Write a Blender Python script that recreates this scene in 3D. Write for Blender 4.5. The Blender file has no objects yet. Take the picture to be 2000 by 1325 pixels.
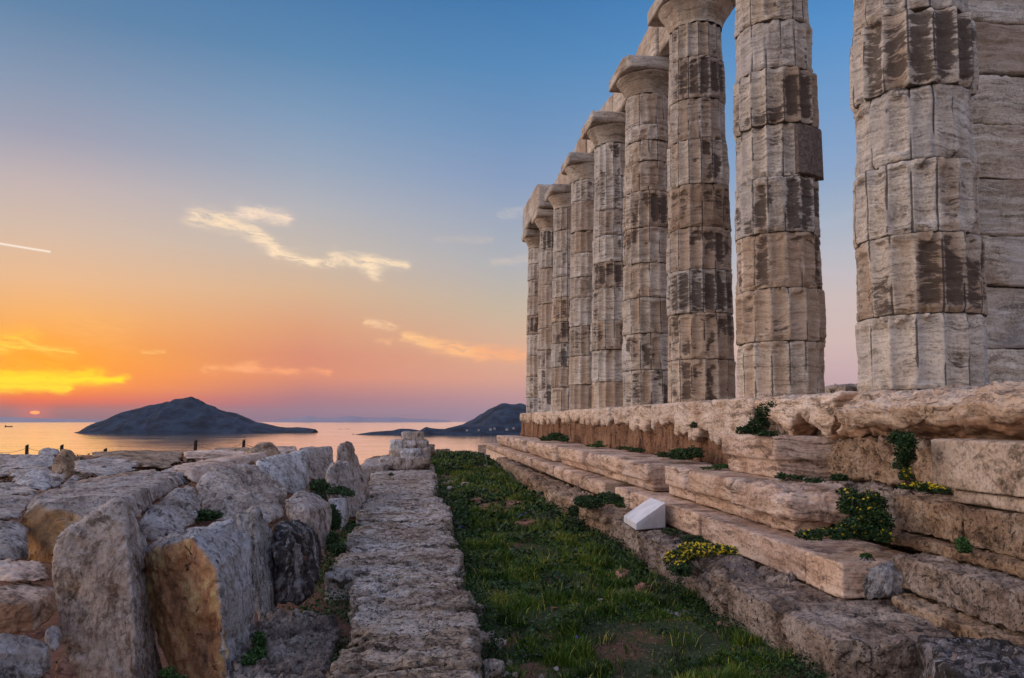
import bpy, bmesh, math, random
import numpy as np
from mathutils import Vector, Matrix

# ------------------------------------------------------------------ scene, camera
scene = bpy.context.scene
COL = scene.collection
random.seed(7)
rng = np.random.default_rng(7)

F = 1535.4                       # focal length in photo pixels (photo is 2000 wide)
AL = math.radians(6.871)         # heading to the right of the temple axis (+Y)
PH = math.radians(3.794)         # camera tilted up
EYE = 821.0
CY = EYE - F * math.tan(PH)

cam_d = bpy.data.cameras.new('camera')
cam = bpy.data.objects.new('camera', cam_d)
COL.objects.link(cam)
cam_d.sensor_width = 36.0
cam_d.lens = F / 2000.0 * 36.0
cam_d.shift_y = (CY - 662.5) / 2000.0
cam_d.clip_start = 0.05
cam_d.clip_end = 60000.0
cam.location = (0, 0, 0)
cam.rotation_euler = (math.radians(90) + PH, 0, -AL)
scene.camera = cam

# ------------------------------------------------------------------ colour management
scene.view_settings.view_transform = 'Standard'
scene.view_settings.look = 'None'
scene.view_settings.gamma = 1.0
scene.view_settings.use_curve_mapping = False
scene.view_settings.exposure = 0.0
scene.cycles.max_bounces = 6
scene.cycles.diffuse_bounces = 2


def ray(x, y):
    """direction through a photo pixel, scaled so its level forward run is 1"""
    xc = (x - 1000) / F
    yc = (CY - y) / F
    fw = math.cos(PH) - yc * math.sin(PH)
    up = math.sin(PH) + yc * math.cos(PH)
    xc /= fw
    up /= fw
    return np.array([xc * math.cos(AL) + math.sin(AL), -xc * math.sin(AL) + math.cos(AL), up])


def at(x, y, Z): return ray(x, y) * Z
def onz(x, y, z): r = ray(x, y); return r * (z / r[2])
def onx(x, y, X): r = ray(x, y); return r * (X / r[0])
def ony(x, y, Y): r = ray(x, y); return r * (Y / r[1])
def lin(c):
    return tuple(((v / 255) / 12.92 if v / 255 <= .04045 else ((v / 255 + .055) / 1.055) ** 2.4) for v in c)


# ------------------------------------------------------------------ node helpers
class NT:
    def __init__(self, tree):
        self.t = tree
        self.n = tree.nodes
        self.l = tree.links

    def new(self, typ, **kw):
        nd = self.n.new(typ)
        for k, v in kw.items():
            setattr(nd, k, v)
        return nd

    def put(self, sock, v):
        if isinstance(v, bpy.types.NodeSocket):
            self.l.new(v, sock)
        elif v is not None:
            if sock.type == 'RGBA' and hasattr(v, '__len__') and len(v) == 3:
                v = (*v, 1)
            sock.default_value = v

    def m(self, op, a, b=None, c=None, clamp=False):
        nd = self.new('ShaderNodeMath', operation=op, use_clamp=clamp)
        self.put(nd.inputs[0], a)
        if b is not None: self.put(nd.inputs[1], b)
        if c is not None: self.put(nd.inputs[2], c)
        return nd.outputs[0]

    def vm(self, op, a, b=None, s=None):
        nd = self.new('ShaderNodeVectorMath', operation=op)
        self.put(nd.inputs[0], a)
        if b is not None: self.put(nd.inputs[1], b)
        if s is not None: self.put(nd.inputs['Scale'], s)
        return nd.outputs['Value'] if op in ('DOT_PRODUCT', 'LENGTH', 'DISTANCE') else nd.outputs[0]

    def noise(self, vec, scale, detail=4, rough=.55, dist=0., dims='3D'):
        nd = self.new('ShaderNodeTexNoise', noise_dimensions=dims)
        self.put(nd.inputs['Vector'], vec)
        nd.inputs['Scale'].default_value = scale
        nd.inputs['Detail'].default_value = detail
        nd.inputs['Roughness'].default_value = rough
        nd.inputs['Distortion'].default_value = dist
        return nd.outputs['Fac']

    def voro(self, vec, scale, feature='F1', rnd=1.0):
        nd = self.new('ShaderNodeTexVoronoi', feature=feature)
        self.put(nd.inputs['Vector'], vec)
        nd.inputs['Scale'].default_value = scale
        nd.inputs['Randomness'].default_value = rnd
        return nd.outputs['Distance']

    def ss(self, v, a, b, o0=0., o1=1.):
        nd = self.new('ShaderNodeMapRange', interpolation_type='SMOOTHSTEP')
        self.put(nd.inputs[0], v)
        nd.inputs[1].default_value = a
        nd.inputs[2].default_value = b
        nd.inputs[3].default_value = o0
        nd.inputs[4].default_value = o1
        return nd.outputs[0]

    def mix(self, f, a, b, blend='MIX'):
        nd = self.new('ShaderNodeMix', data_type='RGBA', blend_type=blend)
        self.put(nd.inputs['Factor'], f)
        self.put(nd.inputs[6], a)
        self.put(nd.inputs[7], b)
        return nd.outputs[2]

    def ramp(self, f, stops, interp='LINEAR'):
        nd = self.new('ShaderNodeValToRGB')
        nd.color_ramp.interpolation = interp
        el = nd.color_ramp.elements
        while len(el) < len(stops): el.new(.5)
        for e, (p, c) in zip(el, stops):
            e.position = p
            e.color = (*c, 1) if len(c) == 3 else c
        self.put(nd.inputs[0], f)
        return nd.outputs[0]

    def scalevec(self, vec, s):
        nd = self.new('ShaderNodeMapping')
        self.put(nd.inputs['Vector'], vec)
        nd.inputs['Scale'].default_value = s
        return nd.outputs[0]

    def xyz(self, v):
        nd = self.new('ShaderNodeSeparateXYZ')
        self.put(nd.inputs[0], v)
        return nd.outputs

    def cxyz(self, x, y, z):
        nd = self.new('ShaderNodeCombineXYZ')
        for i, v in enumerate((x, y, z)): self.put(nd.inputs[i], v)
        return nd.outputs[0]


# ------------------------------------------------------------------ sky
sun_r = ray(68, 806)
SUN_AZ = math.atan2(sun_r[0], sun_r[1])          # from +Y, clockwise positive
SUN_EL = math.atan2(sun_r[2], math.hypot(sun_r[0], sun_r[1]))


def azel(x, y):
    r = ray(x, y)
    return math.degrees(math.atan2(r[0], r[1])), math.degrees(math.atan2(r[2], math.hypot(r[0], r[1])))


def elf(y): return azel(1000, y)[1]


world = bpy.data.worlds.new('World')
scene.world = world
world.use_nodes = True
wt = NT(world.node_tree)
wt.n.clear()
tc = wt.new('ShaderNodeTexCoord')
D = tc.outputs['Generated']
dx, dy, dz = wt.xyz(D)[0], wt.xyz(D)[1], wt.xyz(D)[2]
az = wt.m('MULTIPLY', wt.m('ARCTAN2', dx, dy), 180 / math.pi)
el_ = wt.m('MULTIPLY', wt.m('ARCSINE', dz), 180 / math.pi)
# angle from the sun's azimuth, degrees 0..180
saz = math.degrees(SUN_AZ)
hx = wt.m('SQRT', wt.m('ADD', wt.m('MULTIPLY', dx, dx), wt.m('ADD', wt.m('MULTIPLY', dy, dy), 1e-6)))
cosd = wt.m('DIVIDE', wt.m('ADD', wt.m('MULTIPLY', dx, math.sin(SUN_AZ)), wt.m('MULTIPLY', dy, math.cos(SUN_AZ))), hx)
dsun = wt.m('MULTIPLY', wt.m('ARCCOSINE', wt.m('MULTIPLY', cosd, .99999)), 180 / math.pi)
ef = wt.m('DIVIDE', wt.m('ADD', el_, 5.0), 60.0, clamp=True)


def skyramp(rows):
    st = []
    for e, c in rows:
        st.append((max(0, min(1, (e + 5) / 60)), lin(c)))
    return wt.ramp(ef, st)


r_0 = skyramp([(-1, (106, 86, 102)), (elf(817), (110, 86, 102)), (elf(801), (150, 84, 82)), (elf(788), (226, 92, 54)),
               (elf(765), (255, 140, 6)), (elf(720), (255, 160, 18)), (elf(690), (250, 162, 56)), (elf(640), (242, 176, 104)), (elf(580), (230, 184, 142)),
               (elf(500), (210, 186, 168)), (elf(420), (192, 178, 178)), (elf(340), (158, 160, 178)), (elf(250), (132, 150, 176)), (elf(125), (94, 131, 168)),
               (elf(0), (76, 121, 167)), (elf(-200), (62, 108, 162)), (54, (120, 146, 198))])
r_1 = skyramp([(-1, (128, 106, 132)), (elf(815), (132, 108, 134)), (elf(780), (168, 116, 128)), (elf(740), (218, 138, 112)),
               (elf(700), (214, 138, 114)), (elf(650), (220, 156, 120)), (elf(580), (216, 178, 144)), (elf(500), (198, 184, 172)), (elf(420), (178, 178, 184)),
               (elf(340), (152, 166, 186)), (elf(250), (126, 154, 185)), (elf(125), (90, 135, 176)), (elf(0), (71, 120, 169)), (elf(-200), (60, 108, 164)), (54, (120, 146, 198))])
r_2 = skyramp([(-1, (160, 134, 156)), (elf(815), (164, 134, 154)), (elf(780), (188, 144, 150)), (elf(740), (216, 160, 142)),
               (elf(700), (220, 168, 140)), (elf(655), (212, 176, 150)), (elf(600), (196, 180, 160)), (elf(520), (176, 176, 180)), (elf(440), (158, 168, 186)),
               (elf(350), (134, 156, 190)), (elf(250), (110, 146, 187)), (elf(125), (84, 135, 183)), (elf(0), (66, 120, 173)), (elf(-200), (60, 108, 166)), (54, (120, 146, 200))])
r_3 = skyramp([(-1, (170, 146, 160)), (elf(800), (184, 156, 166)), (elf(735), (202, 172, 176)), (elf(680), (210, 184, 180)), (elf(600), (204, 187, 185)),
               (elf(520), (185, 185, 195)), (elf(450), (164, 177, 196)), (elf(370), (140, 165, 200)), (elf(250), (114, 155, 201)), (elf(125), (88, 144, 200)),
               (elf(0), (64, 130, 190)), (elf(-200), (60, 116, 176)), (54, (124, 150, 204))])
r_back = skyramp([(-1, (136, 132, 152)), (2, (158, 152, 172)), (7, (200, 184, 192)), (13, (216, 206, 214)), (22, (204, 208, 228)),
                  (38, (170, 184, 222)), (54, (144, 166, 212))])  # unseen sky behind the view, raised beyond dusk to fill the foreground


def lin01(a, b):
    nd = wt.new('ShaderNodeMapRange', interpolation_type='LINEAR')
    wt.put(nd.inputs[0], dsun)
    nd.inputs[1].default_value, nd.inputs[2].default_value = a, b
    return nd.outputs[0]


sky = wt.mix(lin01(1, 16.4), r_0, r_1)
sky = wt.mix(lin01(16.4, 31), sky, r_2)
sky = wt.mix(lin01(31, 54), sky, r_3)
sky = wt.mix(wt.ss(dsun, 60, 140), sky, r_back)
# added fill: unseen sky left of the view, brightened to light the foreground
fill_glow = wt.m('MULTIPLY', wt.ss(wt.m('SUBTRACT', 0.0, dx), .55, .90), wt.ss(el_, -2, 6))
fill_glow = wt.m('MULTIPLY', fill_glow, wt.ss(el_, 75, 30))
sky = wt.mix(wt.m('MULTIPLY', fill_glow, .9), sky, (2.7, 2.25, 2.05))

# wisps and streaks of cloud, each a place in the sky (azimuth, elevation), broken up by warped noise
av = wt.cxyz(az, el_, 0.0)
warp = wt.noise(wt.scalevec(av, (.35, 1.3, 1)), 1.0, 4, .6)
warp2 = wt.noise(wt.vm('ADD', wt.scalevec(av, (.5, 1.6, 1)), (31, 7, 3)), 1.0, 4, .6)
azw = wt.m('ADD', az, wt.m('MULTIPLY', wt.m('SUBTRACT', warp, .5), 1.7))
elw = wt.m('ADD', el_, wt.m('MULTIPLY', wt.m('SUBTRACT', warp2, .5), .95))
fib = wt.noise(wt.cxyz(wt.m('MULTIPLY', azw, .7), wt.m('MULTIPLY', wt.m('ADD', elw, wt.m('MULTIPLY', azw, .15)), 3.6), 0.0), 1.0, 6, .68)


def wisp(x0, y0, x1, y1, w, color, amt, lo=.36, hi=.66, raw=False):
    """a streak from one photo pixel to another, half-width w px, placed as a direction in the sky"""
    global sky
    a0, e0 = azel(x0, y0)
    a1, e1 = azel(x1, y1)
    L2 = (a1 - a0) ** 2 + (e1 - e0) ** 2
    A, E_ = (az, el_) if raw else (azw, elw)
    pa = wt.m('SUBTRACT', A, a0)
    pe = wt.m('SUBTRACT', E_, e0)
    t = wt.m('DIVIDE', wt.m('ADD', wt.m('MULTIPLY', pa, a1 - a0), wt.m('MULTIPLY', pe, e1 - e0)), L2, clamp=True)
    qa = wt.m('SUBTRACT', pa, wt.m('MULTIPLY', t, a1 - a0))
    qe = wt.m('SUBTRACT', pe, wt.m('MULTIPLY', t, e1 - e0))
    d2 = wt.m('ADD', wt.m('MULTIPLY', qa, qa), wt.m('MULTIPLY', qe, qe))
    ww = math.degrees(w / F)
    g = wt.m('EXPONENT', wt.m('MULTIPLY', d2, -1 / ww ** 2))
    if raw:
        k = wt.m('MULTIPLY', g, amt)
    else:
        k = wt.m('MULTIPLY', wt.m('MULTIPLY', g, wt.ss(fib, lo, hi)), amt, clamp=True)
    sky = wt.mix(k, sky, lin(color))


cream = (255, 226, 190)
peach = (255, 190, 132)
for s in [
    (378, 424, 440, 432, 14, cream, .9, .30, .60), (440, 432, 500, 458, 12, cream, .9, .30, .60), (500, 458, 540, 492, 11, cream, .9, .30, .60),
    (540, 492, 610, 514, 8, cream, 1.0, .30, .58), (610, 514, 650, 514, 8, cream, .8, .34, .64), (470, 415, 556, 426, 11, (250, 222, 196), 1.0, .25, .6),
    (655, 503, 720, 512, 12, cream, .9, .30, .60), (720, 515, 735, 536, 12, cream, .9, .30, .60), (720, 512, 790, 517, 8, cream, .95, .30, .58),
    (790, 657, 850, 672, 10, (255, 198, 140), 1.0, .25, .6), (850, 674, 940, 692, 12, (255, 190, 134), 1.0, .25, .6), (930, 690, 1030, 694, 13, (250, 176, 128), .95, .2, .6),
    (715, 630, 765, 636, 7, (250, 205, 160), .8, .25, .6), (735, 668, 765, 669, 5, (250, 190, 140), .5, .25, .6),
    (400, 722, 500, 716, 7, (255, 176, 118), .8, .3, .6), (480, 722, 645, 728, 6, (255, 170, 120), .75, .3, .6), (275, 688, 320, 687, 4, (255, 196, 110), .7, .2, .6),
    (-200, 655, 60, 662, 16, (255, 205, 60), .85, .3, .65), (40, 672, 140, 690, 7, (255, 208, 84), .8, .3, .6), (-60, 685, 40, 678, 8, (255, 214, 70), .8, .3, .6),
    (-260, 732, 190, 738, 13, (255, 205, 0), 1.0, .22, .52), (-260, 752, 120, 757, 9, (255, 224, 0), 1.0, .26, .54), (120, 741, 250, 740, 7, (255, 196, 30), .9, .25, .6),
    (-160, 739, 235, 742, 6, (255, 226, 10), 1.0, .12, .42), (-160, 753, 130, 757, 6, (255, 228, 0), 1.0, .12, .42), (-120, 728, 170, 731, 5, (255, 214, 10), .9, .15, .45),
    (-60, 762, 120, 764, 6, (255, 170, 0), .6, .3, .6), (-200, 700, 120, 716, 14, (255, 176, 40), .6, .3, .6),
    (150, 640, 230, 655, 30, (255, 190, 105), .35, .3, .7), (855, 467, 960, 468, 5, (196, 184, 180), .6, .25, .6), (960, 514, 1030, 505, 7, (214, 196, 184), .5, .25, .6),
    (980, 420, 1030, 412, 7, (190, 186, 190), .6, .25, .6), (1600, 440, 1660, 425, 10, (176, 186, 206), .5, .3, .7), (1610, 535, 1670, 540, 10, (200, 190, 200), .5, .3, .7),
]:
    wisp(*s)
wisp(-30, 471, 97, 492, 1.6, (255, 240, 226), .9, raw=True)      # contrail
# the sun's disc, half sunk in the haze bank
sd = wt.vm('DOT_PRODUCT', wt.vm('NORMALIZE', D), tuple((sun_r / np.linalg.norm(sun_r)).tolist()))
sang = wt.m('MULTIPLY', wt.m('ARCCOSINE', wt.m('MULTIPLY', sd, .9999999)), 180 / math.pi)
sa, se = azel(68, 806)
disc = wt.m('SUBTRACT', 1.0, wt.ss(wt.m('SQRT', wt.m('ADD', wt.m('POWER', wt.m('MULTIPLY', wt.m('SUBTRACT', az, sa), .75), 2), wt.m('POWER', wt.m('MULTIPLY', wt.m('SUBTRACT', el_, se), 1.9), 2))), .15, .23))
band = wt.m('SUBTRACT', 1.0, wt.m('MULTIPLY', wt.ss(wt.noise(wt.cxyz(wt.m('MULTIPLY', az, .8), wt.m('MULTIPLY', el_, 14), 0.0), 1.0, 3), .5, .62), .35))
sky = wt.mix(wt.m('MULTIPLY', disc, band), sky, (3.4, .75, .05))
sky = wt.mix(wt.m('MULTIPLY', wt.m('SUBTRACT', 1.0, wt.ss(sang, .2, 1.6)), .35), sky, lin((240, 90, 50)))
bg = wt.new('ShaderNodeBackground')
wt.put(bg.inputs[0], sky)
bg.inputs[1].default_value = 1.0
nish = wt.new('ShaderNodeTexSky', sky_type='NISHITA', sun_disc=False)
nish.sun_elevation = SUN_EL
nish.sun_rotation = SUN_AZ
nish.altitude = 60
bg2 = wt.new('ShaderNodeBackground')
wt.put(bg2.inputs[0], nish.outputs[0])
bg2.inputs[1].default_value = .01
add = wt.new('ShaderNodeAddShader')
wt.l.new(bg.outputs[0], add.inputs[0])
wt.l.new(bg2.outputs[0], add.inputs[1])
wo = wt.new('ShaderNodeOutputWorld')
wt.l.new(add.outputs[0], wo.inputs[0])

# ------------------------------------------------------------------ sun lamp: last low light through the haze
sl = bpy.data.lights.new('sun', 'SUN')
sl.energy = 1.0
sl.angle = math.radians(92)
sl.color = (1.0, .60, .36)
so = bpy.data.objects.new('sun', sl)
COL.objects.link(so)
sun_dir = Vector((math.sin(SUN_AZ) * math.cos(math.radians(6)), math.cos(SUN_AZ) * math.cos(math.radians(6)), math.sin(math.radians(6))))
so.rotation_euler = sun_dir.to_track_quat('Z', 'Y').to_euler()


# ------------------------------------------------------------------ numpy noise
def _h(ix, iy, iz, s):
    h = (ix * np.uint32(374761393) + iy * np.uint32(668265263) + iz * np.uint32(2147483647) + np.uint32(s * 974711 + 11)).astype(np.uint32)
    h = (h ^ (h >> np.uint32(13))) * np.uint32(1274126177)
    h = (h ^ (h >> np.uint32(15))) * np.uint32(2246822519)
    return ((h ^ (h >> np.uint32(16))) & np.uint32(0xffffff)).astype(np.float32) / np.float32(0xffffff)


def vn(p, s=0):
    """value noise 0..1 at Nx3 points"""
    p = np.asarray(p, dtype=np.float64)
    i = np.floor(p)
    f = (p - i).astype(np.float32)
    f = f * f * f * (f * (f * 6 - 15) + 10)
    i = i.astype(np.int64)
    with np.errstate(over='ignore'):
        x, y, z = [(i[:, k] & 0xffffffff).astype(np.uint32) for k in range(3)]
        one = np.uint32(1)
        out = 0
        for a in (0, 1):
            for b in (0, 1):
                for c in (0, 1):
                    w = (f[:, 0] if a else 1 - f[:, 0]) * (f[:, 1] if b else 1 - f[:, 1]) * (f[:, 2] if c else 1 - f[:, 2])
                    out = out + w * _h(x + (one if a else np.uint32(0)), y + (one if b else np.uint32(0)), z + (one if c else np.uint32(0)), s)
    return out


def fbm(p, oct=4, s=0, g=.5):
    p = np.asarray(p, dtype=np.float64)
    o = 0
    a = 1.
    t = 0.
    for k in range(oct):
        o = o + a * vn(p * (2.03 ** k) + k * 17.3, s + k)
        t += a
        a *= g
    return o / t


def ridge(p, oct=4, s=0):
    p = np.asarray(p, dtype=np.float64)
    o = 0
    a = 1.
    t = 0.
    for k in range(oct):
        o = o + a * (1 - np.abs(2 * vn(p * (2.1 ** k) + k * 9.1, s + k) - 1))
        t += a
        a *= .5
    return o / t


def sst(x, a, b):
    t = np.clip((x - a) / (b - a), 0, 1)
    return t * t * (3 - 2 * t)


# ------------------------------------------------------------------ object helpers
def props(o, label=None, cat=None, group=None, kind=None):
    if label: o['label'] = label
    if cat: o['category'] = cat
    if group: o['group'] = group
    if kind: o['kind'] = kind
    return o


def empty(name, loc, label=None, cat=None, group=None):
    o = bpy.data.objects.new(name, None)
    COL.objects.link(o)
    o.location = loc
    o.empty_display_size = .2
    return props(o, label, cat, group)


def link(name, me, mat=None, parent=None, loc=(0, 0, 0)):
    """link a mesh given in world coordinates (or relative to loc) as one object"""
    o = bpy.data.objects.new(name, me)
    COL.objects.link(o)
    if mat is not None:
        me.materials.clear()
        me.materials.append(mat)
    o.location = loc
    if parent is not None:
        o.parent = parent
        o.matrix_parent_inverse = Matrix.Translation(Vector(parent.location)).inverted()
    return o


def mk(name, V, Fc, smooth=True):
    me = bpy.data.meshes.new(name)
    V = np.asarray(V, dtype=np.float32)
    me.vertices.add(len(V))
    me.vertices.foreach_set('co', V.ravel())
    Fc = np.asarray(Fc, dtype=np.int32)
    n, k = Fc.shape
    me.loops.add(n * k)
    me.loops.foreach_set('vertex_index', Fc.ravel())
    me.polygons.add(n)
    me.polygons.foreach_set('loop_start', np.arange(0, n * k, k, dtype=np.int32))
    me.polygons.foreach_set('use_smooth', np.full(n, smooth))
    me.update(calc_edges=True)
    return me


def fattr(me, name, vals):
    a = me.attributes.new(name, 'FLOAT', 'POINT')
    a.data.foreach_set('value', np.asarray(vals, dtype=np.float32))


def recentre(o):
    """move the origin of a top-level mesh to the base of the thing"""
    me = o.data
    n = len(me.vertices)
    co = np.empty(n * 3, dtype=np.float32)
    me.vertices.foreach_get('co', co)
    co = co.reshape(-1, 3)
    c = (co.min(0) + co.max(0)) / 2
    c[2] = co[:, 2].min()
    me.vertices.foreach_set('co', (co - c).ravel())
    o.location = Vector(c.tolist()) + o.location
    me.update()


def hull_bm(points, bm=None):
    bm = bm or bmesh.new()
    vs = [bm.verts.new(tuple(p)) for p in points]
    r = bmesh.ops.convex_hull(bm, input=vs)
    dead = [g for g in r['geom_interior'] if isinstance(g, bmesh.types.BMVert)]
    dead += [g for g in r['geom_unused'] if isinstance(g, bmesh.types.BMVert)]
    dead = list({d for d in dead if d.is_valid})
    if dead: bmesh.ops.delete(bm, geom=dead, context='VERTS')
    return bm


def box_pts(x0, x1, y0, y1, z0, z1):
    return [(x, y, z) for x in (x0, x1) for y in (y0, y1) for z in (z0, z1)]


def clip_hull(points, chips, rnd, size):
    """cut random corners off a convex body"""
    bm = hull_bm(points)
    pts = [v.co.copy() for v in bm.verts]
    c = sum(pts, Vector()) / len(pts)
    for _ in range(chips):
        p = rnd.choice(pts)
        n = (p - c).normalized()
        n = (n + Vector((rnd.uniform(-.6, .6), rnd.uniform(-.6, .6), rnd.uniform(-.6, .6)))).normalized()
        top = max(n.dot(v.co) for v in bm.verts)
        low = min(n.dot(v.co) for v in bm.verts)
        d = max(top - size * rnd.uniform(.3, 1.0), low + (top - low) * .6)
        keep = [v.co.copy() for v in bm.verts]
        g = bmesh.ops.bisect_plane(bm, geom=bm.verts[:] + bm.edges[:] + bm.faces[:], plane_co=n * d, plane_no=n, clear_outer=True)
        q = [v.co.copy() for v in bm.verts]
        bm.free()
        bm = hull_bm(q if len(q) > 5 else keep)
        if len(bm.verts) < 5:
            bm.free()
            bm = hull_bm(keep)
    q = [v.co.copy() for v in bm.verts]
    bm.free()
    return q


_tmp = bpy.data.objects.new('tmp_remesh', bpy.data.meshes.new('tmp_remesh'))
COL.objects.link(_tmp)
_rm = _tmp.modifiers.new('r', 'REMESH')
_rm.mode = 'VOXEL'


def remesh(bodies, voxel):
    """union of convex bodies as an even mesh"""
    me = bpy.data.meshes.new('t')
    bm = bmesh.new()
    for pts in bodies:
        b2 = hull_bm(pts)
        m2 = bpy.data.meshes.new('t2')
        b2.to_mesh(m2)
        b2.free()
        bm.from_mesh(m2)
        bpy.data.meshes.remove(m2)
    bmesh.ops.recalc_face_normals(bm, faces=bm.faces)
    bm.to_mesh(me)
    bm.free()
    old = _tmp.data
    _tmp.data = me
    bpy.data.meshes.remove(old)
    _rm.voxel_size = voxel
    dg = bpy.context.evaluated_depsgraph_get()
    dg.update()
    out = bpy.data.meshes.new_from_object(_tmp.evaluated_get(dg), depsgraph=dg)
    return out


def arrays(me):
    n = len(me.vertices)
    co = np.empty(n * 3, dtype=np.float32)
    me.vertices.foreach_get('co', co)
    nr = np.empty(n * 3, dtype=np.float32)
    me.vertex_normals.foreach_get('vector', nr)
    ed = np.empty(len(me.edges) * 2, dtype=np.int32)
    me.edges.foreach_get('vertices', ed)
    return co.reshape(-1, 3).astype(np.float64), nr.reshape(-1, 3).astype(np.float64), ed.reshape(-1, 2)


def facets(p, s):
    """broken-stone relief: every cell of space carries its own slightly tilted plane"""
    p = np.asarray(p, dtype=np.float64)
    i = np.floor(p).astype(np.int64)
    best = np.full(len(p), 9.)
    out = np.zeros(len(p))
    for a in (0, 1):
        for b in (0, 1):
            for c in (0, 1):
                ix = i + np.array([a, b, c])
                u = [(ix[:, k] & 0xffffffff).astype(np.uint32) for k in range(3)]
                with np.errstate(over='ignore'):
                    r = [_h(u[0], u[1], u[2], s + k).astype(np.float64) - .5 for k in range(4)]
                cc = ix + np.stack(r[:3], 1) * .8
                v = p - cc
                d = (v * v).sum(1)
                g = np.stack([r[3], r[0], r[1]], 1) * 1.6
                val = (v * g).sum(1) + r[2] * .6
                k = d < best
                best[k] = d[k]
                out[k] = val[k]
    return out


def erode(me, voxel, seed, amp=.02, L=.25, wear=8, strata=.0, sdir=(0, 0, 1), pits=0., aniso=(1, 1, 1), wearL=.35, fine=.35, patina=None, crag=1.0):
    co, nr, ed = arrays(me)
    n = len(co)
    sd = seed * 13.7
    # uneven rounding of the edges: some arrises stay sharp, others are worn away
    mask = sst(vn((co + sd) / wearL, seed), .42, .85)[:, None] * .94 + .06
    deg = np.bincount(ed.ravel(), minlength=n).astype(np.float64)[:, None]
    c2 = co.copy()
    for _ in range(int(wear * .8)):
        s = np.zeros_like(c2)
        for k in range(3):
            s[:, k] = np.bincount(ed[:, 0], weights=c2[ed[:, 1], k], minlength=n) + np.bincount(ed[:, 1], weights=c2[ed[:, 0], k], minlength=n)
        avg = s / np.maximum(deg, 1)
        c2 += (avg - c2) * .7 * mask
    an = np.array(aniso)
    q = (co + sd) * an
    wq = np.stack([vn(q / .11, seed + 60), vn(q / .11, seed + 61), vn(q / .11, seed + 62)], 1) - .5
    d = (fbm(q / L, 4, seed) - .5) * .4 * amp
    d -= (1 - sst(np.abs(fbm(q / (L * .9) + wq * .4, 3, seed + 80) - .5), .0, .030)) * amp * .8 * crag
    d += facets(q / (L * .8) + wq * .4, seed + 70) * amp * 1.25 * crag
    d += facets(q / (L * .3) + wq * .7, seed + 75) * amp * .6 * crag
    d += (ridge(q / (L * .45), 3, seed + 5) - .6) * amp * .25
    d += facets(q / (L * .12) + wq * .8, seed + 78) * amp * .26 * crag
    d += (fbm(q / .035, 2, seed + 9) - .5) * amp * fine
    ho = sst(vn((co + sd) / (L * 1.3), seed + 21), .68, .84)
    d -= ho * amp * 1.2
    if strata:
        sv = np.array(sdir, dtype=np.float64)
        sv /= np.linalg.norm(sv)
        t = co @ sv
        w = fbm((co + sd) / .5, 3, seed + 3) * .16
        for th, am in ((.055, 1.0), (.021, .5)):
            u = (t + w) / th
            k0 = np.floor(u)
            fr = sst(u - k0, .8, 1.0)
            kk = (k0.astype(np.int64) & 0xffffffff).astype(np.uint32)
            z0 = np.zeros(n, dtype=np.uint32)
            with np.errstate(over='ignore'):
                h0 = _h(kk, z0, z0, seed)
                h1 = _h(kk + np.uint32(1), z0, z0, seed)
            d += (h0 * (1 - fr) + h1 * fr - .5) * strata * 1.6 * am * (.3 + 1.2 * vn((co + sd) / .3, seed + 33))
    if pits:
        pv = vn((co + sd) * an / .03, seed + 40)
        pv2 = vn((co + sd) * an / .07, seed + 41)
        d -= sst(pv, .62, .9) * pits + sst(pv2, .68, .9) * pits * 1.6
    c2 += nr * d[:, None]
    me.vertices.foreach_set('co', c2.astype(np.float32).ravel())
    pt = np.zeros(n)
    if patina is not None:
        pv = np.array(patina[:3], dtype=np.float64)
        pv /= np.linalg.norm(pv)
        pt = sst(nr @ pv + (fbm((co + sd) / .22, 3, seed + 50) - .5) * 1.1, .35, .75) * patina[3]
    fattr(me, 'patina', pt)
    fattr(me, 'dtone', np.clip(.5 + (fbm((co + sd) / .9, 2, seed + 55) - .5) * 1.6, 0, 1))
    fattr(me, 'crust', (fbm(np.stack([co[:, 0] / .8, co[:, 1] / .8, co[:, 2] / .35], 1) + sd, 3, seed + 56) > .58) * .35)
    me.polygons.foreach_set('use_smooth', np.full(len(me.polygons), True))
    me.update()


_seed = [1]


def stone(name, bodies, mat, label, cat, group=None, voxel=None, chips=0, chip=.1, parent=None, **kw):
    _seed[0] += 1
    sd = _seed[0]
    rnd = random.Random(sd)
    allp = np.array([p for b in bodies for p in b])
    dist = max(1.5, np.linalg.norm(allp.mean(0)))
    if voxel is None:
        voxel = max(.0085, dist * .0026)
        ext = allp.max(0) - allp.min(0)
        area = 2 * (ext[0] * ext[1] + ext[1] * ext[2] + ext[0] * ext[2])
        voxel = max(voxel, math.sqrt(area / 70000))
    if chips:
        bodies = [clip_hull(b, chips, rnd, chip) if i == 0 else b for i, b in enumerate(bodies)]
    me = remesh(bodies, voxel)
    if len(me.vertices) < 20:
        me = remesh(bodies, voxel * .5)
    erode(me, voxel, sd, **kw)
    o = link(name, me, mat, parent)
    if parent is None:
        props(o, label, cat, group)
        recentre(o)
    elif label:
        o['label'] = label
    return o


# ------------------------------------------------------------------ materials
def pmat(name):
    m = bpy.data.materials.new(name)
    m.use_nodes = True
    t = NT(m.node_tree)
    b = t.n['Principled BSDF']
    return m, t, b


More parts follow.
